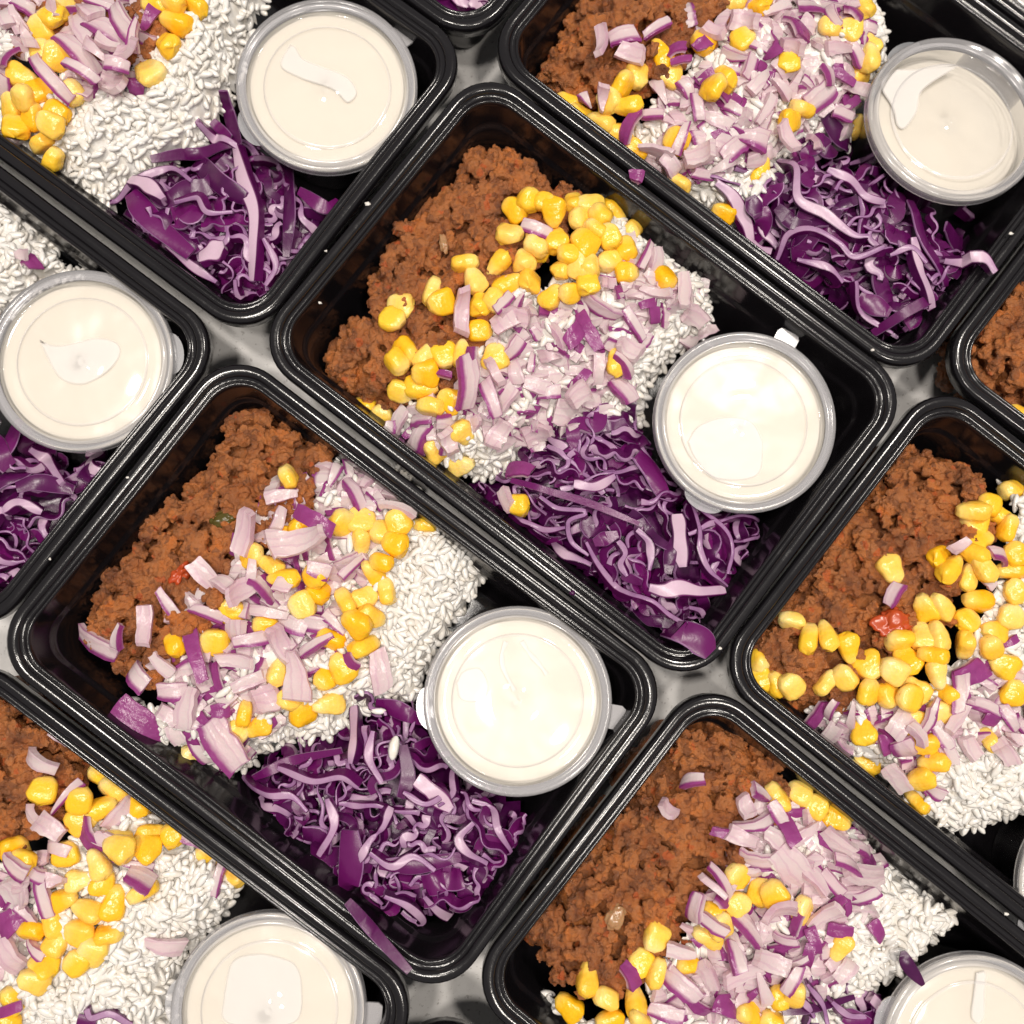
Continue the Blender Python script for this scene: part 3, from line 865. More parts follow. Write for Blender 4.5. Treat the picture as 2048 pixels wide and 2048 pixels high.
# source, x, y, length, width (source pixels), angle of the long side, tone 0 pale 1 edged 2 magenta
ONION = {
 'C': [('z2',470,220,280,130,20,1),('z2',300,900,290,190,0,0),('z2',880,1010,400,130,62,2),('z2',770,1040,230,140,-50,2),('z2',950,830,430,150,35,1),('z2',1180,1150,260,190,33,0),('z2',960,1310,290,125,92,0),('z2',1150,1470,270,210,50,1),
       ('z2',1160,1270,260,90,48,1),('z2',580,1210,190,160,0,0),('z2',480,1435,250,140,15,0),('z2',575,1490,200,120,-10,1),('z2',740,1650,330,250,10,0),('z2',490,1800,300,220,-20,0),('z2',1620,700,380,100,95,0),('z2',1400,500,340,120,100,0),
       ('z2',1330,420,300,110,115,1),('z2',1820,640,200,90,30,1),('z2',1340,800,170,80,-15,2),('z2',1390,890,160,110,80,2),('z2',1700,900,240,180,30,0),('z2',1780,1010,240,160,-20,0),('z2',1640,1090,220,160,20,0),('z2',640,1030,330,110,60,0),
       ('z2',300,1150,230,120,-50,1),('z2',310,1330,220,170,80,0),('z2',440,1250,190,110,-80,1),('z2',800,1400,280,100,-50,2),('z2',800,1500,230,200,-40,0),('z2',150,1330,270,120,60,0),('z2',240,1530,250,170,-60,0),('z2',1230,960,330,90,55,1),
       ('z2',1030,640,170,110,-10,0),('z2',1110,710,130,70,75,2),('z2',1400,720,330,110,15,0),('z2',220,790,230,100,-50,1),('z2',340,790,170,90,-60,1),('z1',1250,1430,440,130,95,0),('z1',1320,1820,240,140,92,2),
       ('q1',1770,1440,250,90,92,1),('q1',1500,1590,150,90,-55,0),('q1',1580,1650,160,90,-60,1),('q1',1670,1410,80,40,10,2),('q1',1850,1500,180,60,70,1),('q1',1880,1640,150,90,-60,0),('q1',1690,1670,110,80,70,0),('z4',130,130,240,160,15,2),('z4',40,340,180,120,60,0),
       ('q1',1470,1640,120,60,-70,1),('q1',1900,1210,90,130,60,0)],
 'D': [('q3',735,530,270,65,70,2),('q3',925,75,210,80,105,0),('q3',1130,110,280,120,-15,0),('q3',1180,30,200,70,30,2),('q3',545,430,180,65,85,0),('q3',640,360,190,70,60,1),('q3',360,500,240,90,15,1),('q3',440,470,110,60,-70,1),('q3',540,800,290,130,50,2),
       ('q3',890,560,165,60,5,0),('q3',960,480,180,80,-10,1),('q3',1010,705,120,110,-15,0),('q3',1120,620,220,120,80,0),('q3',1100,425,140,70,20,1),('q3',770,235,140,90,50,0),('q3',850,270,130,60,30,0),('q3',1435,600,190,90,80,0),('q3',1335,200,170,60,-45,1),
       ('q3',510,620,140,80,40,1),('q3',650,680,120,70,0,1),('q3',840,880,230,140,55,1),('q3',780,380,150,60,20,1),('q3',940,640,150,60,-20,0),('q3',835,750,70,60,0,2),('q3',1320,570,90,60,60,2),('q3',700,740,180,80,100,0),('q3',900,300,150,90,-40,0),
       ('q3',1000,280,150,80,50,1),('q3',1070,270,80,70,10,0),('q3',1200,220,90,70,20,1),('q3',950,220,90,50,95,0),('q3',1060,500,190,90,60,0),('q3',1190,500,180,60,-30,1),('q3',1260,420,120,60,45,1),('q3',820,640,170,50,75,2),('q3',890,460,120,80,80,0),
       ('q3',640,770,110,70,40,0),('q3',900,940,160,60,-20,1),('q3',1010,380,170,50,10,0),('q3',1170,420,150,80,10,1),('q1',1310,1740,170,70,80,1),('q1',1400,1800,130,80,-50,0),('q1',1470,1850,140,80,10,0),('q1',1260,1790,110,70,-70,1),('q1',1060,1870,140,60,-10,0),
       ('q1',1340,1860,170,60,60,1),('q1',1500,1910,180,50,15,0),('q3',1045,50,170,50,110,0),('q3',610,580,120,60,50,0),('q3',750,900,140,60,60,1),('q3',660,840,100,60,70,0)],
 'A': [('q1',300,90,190,80,60,0),('q1',400,110,180,100,30,1),('q1',290,190,250,90,45,1),('q1',410,170,130,70,20,0),('q1',175,280,290,70,50,1),('q1',300,260,180,60,30,1),('q1',450,70,170,90,60,1),('q1',430,320,140,90,20,0),('q1',30,200,160,80,-60,1),
       ('q1',60,70,120,70,70,0),('q1',30,520,120,60,30,0),('q1',390,20,190,50,15,1),('q1',500,130,150,80,100,1),('q1',560,70,110,60,-60,2),('q1',190,30,100,60,80,0),('q1',100,140,120,60,60,0),('q1',20,330,100,60,-60,1),('q1',330,30,140,80,40,0),('q1',490,190,130,70,-20,0),
       ('q1',360,190,150,60,40,0),('q1',90,20,100,70,20,1),('q1',440,240,110,60,10,1),('q1',20,60,110,60,60,0)],
 'B': [('q2',340,160,170,55,95,0),('q2',420,130,130,80,-10,1),('q2',550,100,140,70,-30,1),('q2',450,200,130,80,20,0),('q2',620,180,90,60,-20,2),('q2',715,165,80,60,-30,2),('q2',640,225,100,40,-10,2),('q2',1080,90,170,100,70,2),('q2',880,80,130,90,20,0),
       ('q2',560,340,140,70,70,0),('q2',440,470,160,60,-60,2),('q2',530,430,100,60,0,1),('q2',770,450,150,70,20,0),('q2',910,520,130,110,10,1),('q2',1040,520,150,80,60,0),('q2',940,300,170,60,-50,0),('q2',840,560,140,80,-40,1),('q2',710,590,150,90,-20,0),
       ('q2',550,570,160,110,20,0),('q2',640,520,150,60,-70,1),('q2',1230,180,120,80,0,0),('q2',1170,360,150,100,-40,1),('q2',1300,200,130,60,50,1),('q2',1290,40,100,90,30,2),('q2',1000,30,150,70,-30,0),('q2',1130,20,130,80,10,1),('q2',980,200,80,60,-40,2),('q2',660,340,110,70,60,1),
       ('q2',730,290,90,50,-30,2),('q2',840,210,120,70,10,1),('q2',920,170,130,60,30,1),('q2',1150,530,110,60,60,0),('q2',1250,290,120,50,30,2),('q2',1300,330,130,60,10,0),('q2',800,620,140,70,-30,0),('q2',730,660,120,60,10,1),('q2',960,410,150,60,-60,0),('q2',860,420,140,70,30,1),
       ('q2',1060,170,110,60,20,0),('q2',1200,280,100,60,70,1),('q2',600,620,110,70,60,0),('q2',700,400,120,60,80,1),('q2',1250,430,110,60,20,1),('q2',1280,390,90,50,-40,2),('q2',340,370,120,60,100,0),('q2',280,380,70,50,60,1),('q2',900,250,120,60,-70,1),('q2',470,665,60,55,10,2),
       ('q2',1210,60,120,80,60,1),('q2',760,120,110,60,30,0),('q2',1020,330,110,60,40,0),('q2',930,600,110,60,-20,0)],
 'E': [('q4',1440,310,100,60,-60,1),('q4',1150,770,150,55,-60,2),('q4',1200,750,110,40,-70,1),('q4',1280,780,170,45,-85,0),('q4',1210,830,100,80,-60,0),('q4',1735,610,150,100,-25,2),('q4',1690,680,180,80,100,1),('q4',1810,785,70,50,20,2),('q4',1470,800,130,90,-50,0),
       ('q4',1590,750,120,60,-70,1),('q4',1680,780,150,50,-50,0),('q4',1780,730,190,60,20,1),('q4',1620,840,140,60,60,1),('q4',1730,890,110,80,60,0),('q4',1480,900,120,90,60,1),('q4',1450,1000,170,70,60,0),('q4',1600,1060,80,60,30,1),('q4',1860,900,140,70,50,0),('q4',1240,880,110,60,50,1),
       ('q4',1410,880,90,60,80,2),('q4',1880,780,130,60,60,1),('q4',1690,130,110,50,-30,0),('q4',1800,265,70,50,40,0),('q4',1880,490,70,40,-30,2),('q4',1850,160,120,60,20,1),('q4',1570,800,120,60,-60,1),('q4',1900,850,90,60,20,0),('q4',1650,900,120,60,70,0),('q4',1540,840,110,60,60,0)],
 'F': [('q4',675,1010,120,55,-10,1),('q4',585,1125,95,75,45,0),('q4',940,1065,110,80,35,1),('q4',930,1180,220,90,-10,1),('q4',1040,1190,150,80,70,2),('q4',1130,1200,120,90,-30,0),('q4',930,1320,170,110,10,1),('q4',1220,1260,150,110,40,0),('q4',1060,1340,220,120,50,0),
       ('q4',870,1230,130,70,20,0),('q4',800,1400,190,50,60,1),('q4',760,1410,150,30,40,0),('q4',690,1490,140,80,100,1),('q4',790,1470,60,40,50,2),('q4',1000,1500,170,100,-20,0),('q4',900,1580,180,100,55,1),('q4',830,1630,130,70,60,0),('q4',1070,1560,120,30,100,2),('q4',1180,1520,170,70,-40,0),
       ('q4',1240,1580,100,60,10,2),('q4',1320,1370,190,80,10,0),('q4',1230,1470,70,40,-40,2),('q4',1330,1450,130,60,-20,1),('q4',1380,1580,100,50,60,2),('q4',640,1660,120,60,10,0),('q4',630,1780,210,90,40,1),('q4',700,1870,140,50,40,2),('q4',805,1860,110,100,15,2),('q4',870,1740,180,80,-20,0),
       ('q4',980,1700,170,90,20,0),('q4',1080,1700,120,60,-30,1),('q4',1120,1670,90,45,100,2),('q4',580,1890,150,70,10,1),('q4',450,1750,110,70,60,2),('q4',950,1800,170,80,70,0),('q4',1060,1770,130,60,-60,1),('q4',1280,1330,170,70,30,1),('q4',1150,1380,150,80,50,0),('q4',1320,1270,130,60,20,1),
       ('q4',1000,1130,100,60,60,1),('q4',880,1110,100,60,70,0),('q4',790,1210,80,40,10,2),('q4',1260,1730,110,90,-40,0),('q4',740,1740,150,70,60,0),('q4',850,1680,130,60,80,1),('q4',1030,1620,110,60,10,1),('q4',1140,1620,110,50,70,2),('q4',760,1560,120,50,30,1),('q4',1000,1240,130,80,40,0),('q4',1210,1400,120,60,50,1)],
 'H': [('q3',145,950,170,60,30,0),('q3',225,845,100,50,30,0),('q3',240,1080,190,50,-50,1),('q3',330,1230,160,100,55,2),('q3',390,1235,90,60,20,0),('q3',460,1140,170,90,-50,0),('q3',190,1190,120,90,40,0),('q3',210,1270,120,60,10,0),('q3',500,1330,170,50,15,1),('q3',530,1380,110,90,30,1),
       ('q3',50,1340,140,100,40,1),('q3',60,1440,150,120,60,0),('q3',160,1440,210,60,75,1),('q3',20,1560,160,120,-40,2),('q3',30,1680,170,110,60,0),('q3',130,1370,90,70,30,1),('q3',210,1390,80,60,0,0),('q3',610,1640,190,100,15,0),('q3',130,1650,110,60,40,1),('q3',30,1880,120,40,-20,2),
       ('q3',720,1230,120,60,30,1),('q3',825,1380,150,40,-75,1),('q3',120,1150,100,60,60,0),('q3',100,1520,110,60,50,1),('q3',90,1400,100,50,-40,0)],
 'G': [('q1',115,985,90,80,40,2),('q1',80,960,60,50,0,0)],
}
for k, lst in ONION.items():
    for (s, x, y, L, W, a, tone) in lst:
        sc = src(s)[0]
        m = 0.385 / FPX / sc
        pp = px(s, x, y)
        p = land(k, pp, 0.0050)
        if k in MEAT and sdf_in(poly('f', MEAT[k]), p[:2])[0] > 0.0: p[2] += 0.0022
        r = 0.5 * (L + W) / 2 * m
        z = stack_lift(k, p, r * 0.8, 0.0075)
        p = at(pp[0], pp[1], z)
        occupied.setdefault(k, []).append((p[0], p[1], p[2] - 0.001, r * 0.8))
        me = onion_mesh(L * m * 0.86, W * m * 1.0, rng.uniform(0.0014, 0.0030), rng.uniform(0.2, 0.9), tone, rng)
        flip = math.pi if (tone == 0 and rng.random() < 0.45) else 0.0
        q = frame(normal(k, p), a, rng.gauss(0, 0.42) + flip, rng.gauss(0, 0.26))
        o = obj('onion_piece', me, loc=p, rot=q)
        look = ('pale lilac', 'purple-edged', 'magenta-skinned')[tone]
        if (s, x, y) == ('q2', 470, 665):
            tag(o, 'small purple onion square lying on the touching tray rims', 'onion piece')
            o.location = at(pp[0], pp[1], 0.0502)
            o.rotation_quaternion = frame(Vector((0, 0, 1)), a)
        else:
            big = 'large ' if L * W * m * m > 0.85e-4 else ('small ' if L * W * m * m < 0.45e-4 else '')
            shape = 'strip' if L > 2.2 * W else ('square' if L < 1.4 * W else 'slice')
            near = sum(1 for q in KOBJ if q[1] == k and np.linalg.norm(np.array(q[2]) - np.array(p)) < 0.010)
            onmeat = k in MEAT and sdf_in(poly('f', MEAT[k]), p[:2])[0] > 0.001
            where = 'over corn' if near else ('on mince' if onmeat else ('on rice' if z - ground(k, p[:2])[0] < 0.006 else 'atop other onion'))
            tag(o, big + look + ' onion ' + shape + ' ' + where + ' in the tray ' + WHO[k], 'onion piece', 'onion pieces in the tray ' + WHO[k])

for k, pl in OZONE.items():
    P = poly('f', pl)
    c = np.concatenate([sample_in(P, 0.0068, 0.5), sample_in(P, 0.0075, 0.5)])
    VV, FF, SS = [], [], []
    for q in c:
        z = float(ground(k, q)[0]) + rng.uniform(0.0004, 0.0030)
        me = onion_mesh(rng.uniform(0.006, 0.0115), rng.uniform(0.0045, 0.0080), rng.uniform(0.0015, 0.0030), rng.uniform(0.2, 0.9), rng.choice((0, 0, 0, 0, 0, 0, 1, 1, 1, 2)), rng)
        R = Matrix.Translation((q[0], q[1], z)) @ frame(normal(k, q), rng.uniform(0, 360), rng.gauss(0, 0.45), rng.gauss(0, 0.30)).to_matrix().to_4x4()
        off = len(VV)
        VV += [tuple(R @ v.co) for v in me.vertices]
        FF += [tuple(i + off for i in f.vertices) for f in me.polygons]
        SS += [a.value for a in me.attributes['skin'].data]
        bpy.data.meshes.remove(me)
    o = obj('chopped_onion', make_mesh('chopped_onion', VV, FF, M_ONION, {'skin': SS}, sharp=38))
    tag(o, 'bed of small chopped red onion bits in the tray ' + WHO[k], 'chopped onion', 'beds of chopped onion in the trays', 'stuff')
# where each kernel lies, told in its label
for o, k, p, pale, size, edge in KOBJ:
    near = sum(1 for b in bpy.data.objects if b.name.startswith('onion_piece') and (b.location - Vector(p)).length < 0.0095)
    mates = sum(1 for q in KOBJ if q[1] == k and 0 < np.linalg.norm(np.array(q[2]) - np.array(p)) < 0.0125)
    onmeat = k in MEAT and sdf_in(poly('f', MEAT[k]), p[:2])[0] > 0.002
    look = 'pale' if pale > 0.66 else ('golden' if pale < 0.33 else 'yellow')
    where = 'among chopped onion' if near >= 1 else ('lying on mince' if onmeat and mates < 3 else ('packed among kernels' if mates >= 3 else 'on rice'))
    lab = size + look + ' ' + edge + 'corn kernel ' + where + ' in the tray ' + WHO[k]
    tag(o, lab, 'corn kernel', 'corn kernels in the tray ' + WHO[k])

# ------------------------------------------------------------------ shredded red cabbage
def ribbon_data(pts, thick, high, roll, r, ups=None):
    """a shred: cut face (lilac) on its narrow sides, leaf skin (purple) on its broad sides"""
    n = len(pts)
    T = np.gradient(pts, axis=0)
    T /= np.linalg.norm(T, axis=1, keepdims=True) + 1e-12
    V, cut, rib = [], [], []
    prof = (-0.5, -0.34, 0.0, 0.34, 0.5)
    for i in range(n):
        t = Vector(T[i])
        side = t.cross(Vector((0, 0, 1)))
        if side.length < 1e-4: side = Vector((1, 0, 0))
        side.normalize()
        up = side.cross(t).normalized()
        ro = roll[i]
        s2 = side * math.cos(ro) + up * math.sin(ro)
        u2 = up * math.cos(ro) - side * math.sin(ro)
        c = Vector(pts[i])
        for zz in (0.5, -0.5):
            order = prof if zz > 0 else prof[::-1]
            for w in order:
                bulge = 0.06 * high[i] * (1 - (2 * w) ** 2)
                V.append(c + s2 * (w * thick[i]) + u2 * (zz * high[i] + math.copysign(bulge, zz)))
                cut.append(0.0 if abs(w) > 0.45 else 1.0)
                rib.append(min(1.0, max(0.0, (thick[i] - 0.0018) / 0.0030)))
    F = []
    for i in range(n - 1):
        for j in range(10):
            a, b = i * 10 + j, i * 10 + (j + 1) % 10
            F.append((a, b, b + 10, a + 10))
    F.append(tuple(reversed(range(10))))
    F.append(tuple((n - 1) * 10 + j for j in range(10)))
    return V, F, cut, rib

def smooth_path(ctrl, n):
    ctrl = np.asarray(ctrl, float)
    if len(ctrl) == 2: ctrl = np.array([ctrl[0], (ctrl[0] + ctrl[1]) / 2, ctrl[1]])
    P = np.vstack([2 * ctrl[0] - ctrl[1], ctrl, 2 * ctrl[-1] - ctrl[-2]])
    out = []
    m = len(ctrl) - 1
    for s in np.linspace(0, m - 1e-6, n):
        i = int(s); t = s - i
        p0, p1, p2, p3 = P[i], P[i + 1], P[i + 2], P[i + 3]
        out.append(0.5 * ((2 * p1) + (-p0 + p2) * t + (2 * p0 - 5 * p1 + 4 * p2 - p3) * t * t + (-p0 + 3 * p1 - 3 * p2 + p3) * t ** 3))
    return np.array(out)

# hand placed shreds: source, 'cut' (cut edge up) or 'leaf' (leaf face up), widths in source px, points
SHRED = {
 'C': [('z4','leaf',52,[(80,215),(350,290),(620,370),(980,520)]),('z4','cut',44,[(600,640),(680,800),(800,960),(900,1020),(1060,1070),(1180,1160),(1330,1240)]),('z4','cut',110,[(1050,960),(1150,980),(1260,970),(1400,1000),(1560,985)]),
       ('z4','leaf',190,[(1150,1240),(1320,1310),(1480,1430)]),('z4','cut',70,[(310,740),(450,740),(640,820)]),('z4','cut',42,[(1310,360),(1390,560),(1400,700),(1460,850),(1570,960)]),('z4','leaf',80,[(1180,870),(1200,720),(1240,590)]),('z4','leaf',90,[(660,650),(830,590)]),
       ('z4','cut',40,[(270,330),(400,420),(590,440),(480,500),(500,640),(620,740)]),('z4','leaf',80,[(860,1200),(1080,1200),(1240,1230)]),('z4','leaf',150,[(960,30),(1060,150),(1150,320)]),('z4','cut',120,[(1240,470),(1270,640),(1290,820)]),('z4','cut',80,[(520,240),(660,250),(800,180)]),
       ('z4','cut',50,[(820,640),(870,720),(850,800),(890,880)]),('z4','cut',60,[(960,560),(1050,640),(1060,740),(1040,840)]),('z4','cut',30,[(1530,520),(1700,470),(1820,520),(1780,600)]),('z4','cut',30,[(1680,640),(1820,620),(1840,760),(1720,740)]),('z4','cut',34,[(1400,420),(1560,560),(1620,700),(1600,860)]),
       ('z4','leaf',30,[(1620,860),(1800,880)]),('z4','cut',44,[(40,480),(200,520),(320,560),(470,550)]),('z4','leaf',70,[(860,880),(1000,930)]),('z4','cut',44,[(1310,1110),(1400,1130),(1440,1220)])],
 'D': [('q3','leaf',88,[(1320,1200),(1325,1330),(1310,1440),(1300,1535)]),('q3','leaf',42,[(1310,1470),(1430,1610),(1545,1735)]),('q3','cut',45,[(1340,740),(1345,860),(1330,950)]),('q3','leaf',60,[(1420,720),(1500,745),(1600,790)]),('q3','cut',32,[(1410,830),(1390,930),(1440,1020)]),
       ('q3','cut',26,[(1815,965),(1720,970),(1710,1060),(1650,1110)]),('q3','leaf',36,[(960,1000),(1100,940),(1290,900)]),('q3','cut',26,[(930,1000),(1010,1060),(1100,1070),(1160,1130)]),('q3','cut',28,[(1780,1090),(1860,1120),(1880,1200),(1932,1290)]),('q3','leaf',44,[(1880,1400),(1840,1540),(1760,1650)]),
       ('q3','cut',42,[(1100,1370),(1200,1360),(1300,1390)]),('q3','cut',36,[(1600,1440),(1700,1530),(1800,1580)]),('q3','cut',34,[(1240,1080),(1260,1180),(1210,1290)]),('q3','cut',70,[(1570,1010),(1640,1060),(1700,1120)]),('q3','cut',30,[(1400,1280),(1480,1330),(1560,1300),(1640,1350)]),
       ('q3','leaf',60,[(1430,1330),(1580,1330),(1740,1300)]),('q3','cut',34,[(1780,1170),(1730,1230),(1760,1290),(1830,1330)]),('q3','cut',24,[(1680,1060),(1600,1100),(1520,1060)]),('q3','leaf',50,[(1520,880),(1540,1000),(1510,1080)]),('q3','cut',30,[(1060,960),(1180,1010),(1290,990),(1360,1030)]),
       ('q3','leaf',30,[(1660,1430),(1690,1550),(1680,1620)]),('q3','cut',30,[(1450,1440),(1540,1480),(1590,1540),(1480,1560)])],
 'A': [('q1','cut',60,[(900,555),(925,680),(965,800),(965,940),(965,1060)]),('q1','leaf',84,[(495,730),(570,830),(720,960)]),('q1','leaf',46,[(1085,575),(1092,780),(1080,970)]),('q1','leaf',52,[(830,320),(865,430),(900,545)]),('q1','leaf',80,[(740,600),(830,690),(930,750)]),('q1','cut',30,[(420,780),(500,690),(640,640),(730,690)]),
       ('q1','cut',36,[(620,950),(700,1010),(820,1070)]),('q1','cut',90,[(760,980),(850,930)]),('q1','cut',26,[(800,1150),(890,1155)]),('q1','leaf',42,[(560,590),(700,560),(880,545)]),('q1','leaf',50,[(1130,720),(1220,780),(1290,770)]),('q1','cut',26,[(660,760),(750,740),(790,800),(880,800)]),('q1','cut',40,[(740,450),(830,530),(900,560)]),
       ('q1','leaf',40,[(790,440),(870,520)]),('q1','cut',60,[(500,690),(560,700),(620,760)]),('q1','cut',26,[(1000,900),(1040,1000),(1010,1080)]),('q1','cut',26,[(890,1050),(910,1130),(960,1160)]),('q1','cut',30,[(940,600),(1060,640),(1090,700)])],
 'B': [('q2','cut',52,[(770,690),(830,740),(880,830),(920,910),(990,940)]),('q2','cut',38,[(1010,620),(1070,640),(1080,750),(1180,810),(1280,890),(1340,900)]),('q2','cut',26,[(1010,960),(1040,890),(1130,870),(1230,920),(1290,970),(1400,930)]),('q2','leaf',46,[(1500,760),(1550,900),(1640,1090)]),('q2','cut',46,[(1510,900),(1530,1020),(1580,1170)]),
       ('q2','leaf',50,[(1360,640),(1440,680),(1500,720)]),('q2','cut',24,[(1290,1060),(1320,1160),(1440,1255)]),('q2','leaf',70,[(1310,1120),(1430,1180)]),('q2','leaf',26,[(1480,1250),(1600,1190),(1700,1090)]),('q2','leaf',42,[(1390,1240),(1500,1170),(1600,1120)]),('q2','cut',42,[(1620,980),(1720,1000),(1820,1030)]),('q2','leaf',60,[(1180,430),(1250,510),(1280,580)]),
       ('q2','cut',28,[(1320,560),(1400,590),(1420,650),(1360,690)]),('q2','cut',36,[(1190,640),(1270,680),(1330,740),(1400,760)]),('q2','leaf',60,[(900,740),(930,820)]),('q2','cut',28,[(1560,730),(1660,800),(1750,870)]),('q2','leaf',60,[(1560,750),(1650,760)]),('q2','cut',24,[(1420,960),(1500,940),(1560,990)]),('q2','leaf',50,[(1000,780),(1060,840),(1130,850)]),
       ('q2','leaf',60,[(1640,850),(1700,920),(1780,960)]),('q2','cut',30,[(1080,980),(1180,1010),(1240,1070)])],
 'G': [('q1','leaf',60,[(85,1585),(40,1660),(-10,1740)]),('q1','cut',44,[(110,1690),(180,1740),(240,1830)]),('q1','leaf',60,[(60,1840),(150,1820),(280,1850)]),('q1','cut',50,[(330,1715),(380,1720),(350,1760),(400,1790)]),('q1','cut',40,[(20,1930),(80,1900),(160,1930)])],
 'F': [('q4','cut',22,[(1110,1770),(1160,1850),(1190,1930)]),('q4','leaf',28,[(1020,1890),(1160,1870),(1290,1830)]),('q4','cut',60,[(1350,1830),(1420,1890)]),('q4','cut',26,[(1200,1840),(1260,1900),(1330,1900)]),('q4','leaf',60,[(1250,1900),(1350,1930)]),('q4','cut',26,[(1080,1810),(1130,1900)])],
 'J': [('q1','leaf',60,[(1620,0),(1700,20),(1760,40)]),('q1','cut',60,[(1770,0),(1810,40)]),('q1','cut',36,[(1700,-20),(1760,20),(1840,30)])],
}
def shred_obj(k, pts, thick, high, roll):
    V, F, cut, rib = ribbon_data(pts, thick, high, roll, rng)
    o = obj('cabbage_shred', make_mesh('cabbage_shred', V, F, M_CAB, {'cut': cut, 'rib': rib, 'tone': [rng.random()] * len(V)}, sharp=50))
    return o
def cab_height(k, P2, lift):
    z = ground(k, P2)
    z = np.maximum(z, 0.008)
    ker = np.array([0.2, 0.2, 0.2, 0.2, 0.2])
    zp = np.concatenate([[z[0]] * 2, z, [z[-1]] * 2])
    return np.convolve(zp, ker, 'valid') + lift
def in_tray(k, pts, over_rim=False):
    """keep a shred inside the tray walls, or lay it over the rim"""
    x, y, th = TRAYS[k]
    c, s = math.cos(th), math.sin(th)
    out = np.array(pts, float)
    for p in out:
        lx = (p[0] - x) * c + (p[1] - y) * s; ly = -(p[0] - x) * s + (p[1] - y) * c
        ins = 0.0112 + max(0.0, 0.044 - p[2]) * 0.16
        hx, hy = TL / 2 - ins, TW / 2 - ins
        r = 0.014
        qx, qy = abs(lx) - (hx - r), abs(ly) - (hy - r)
        d = math.hypot(max(qx, 0), max(qy, 0)) + min(max(qx, qy), 0) - r
        if d <= 0: continue
        if over_rim and d < 0.020:
            p[2] = max(p[2], 0.0500); continue
        if qx > 0 and qy > 0:
            f = (r / math.hypot(qx, qy)); lx = math.copysign(hx - r + qx * f, lx); ly = math.copysign(hy - r + qy * f, ly)
        else:
            lx = max(-hx, min(hx, lx)); ly = max(-hy, min(hy, ly))
        p[0] = x + lx * c - ly * s; p[1] = y + lx * s + ly * c
    return out
FILL = {'C': 34, 'D': 34, 'A': 28, 'B': 34, 'G': 14, 'F': 14, 'J': 5}
def random_shred(k, P, lift, n=40):
    while True:
        c = np.array([rng.uniform(P[:, 0].min(), P[:, 0].max()), rng.uniform(P[:, 1].min(), P[:, 1].max())])
        if sdf_in(P, c)[0] > 0.002: break
    L = rng.uniform(0.016, 0.044)
    ang = rng.uniform(0, 2 * math.pi)
    amp = rng.choice((0.2, 0.5, 0.8, 1.0)); wl = rng.uniform(0.007, 0.018); ph = rng.uniform(0, 6.28); drift = rng.gauss(0, 22)
    pts = [c]
    a = ang
    for i in range(n - 1):
        s = i * L / n
        a = ang + drift * s + amp * math.sin(2 * math.pi * s / wl + ph)
        q = pts[-1] + np.array([math.cos(a), math.sin(a)]) * L / n
        d = sdf_in(P, q)[0]
        if d < -0.0015 and i > n * 0.3: break
        pts.append(q)
    pts = np.array(pts)
    n = len(pts)
    z = cab_height(k, pts, lift) + np.array([0.0012 * math.sin(i * 0.22 + ph) for i in range(n)])
    wide = rng.random() < 0.18
    t0 = rng.choice((0.0010, 0.0014, 0.0018, 0.0026))
    thick = np.array([t0 * (1 + 0.55 * math.sin(i * 0.21 + ph * 2) ** 3) for i in range(n)])
    high = np.full(n, rng.uniform(0.0050, 0.0085) if wide else rng.uniform(0.0028, 0.0048)) * (0.8 + 0.2 * np.sin(np.linspace(0.3, 2.9, n)))
    r0 = rng.gauss(0, 0.35) if (not wide and rng.random() < 0.82) else rng.choice((-1, 1)) * rng.uniform(1.0, 1.6)
    roll = r0 + np.linspace(0, rng.gauss(0, 0.6), n)
    return in_tray(k, np.column_stack([pts, z])), thick, high, roll
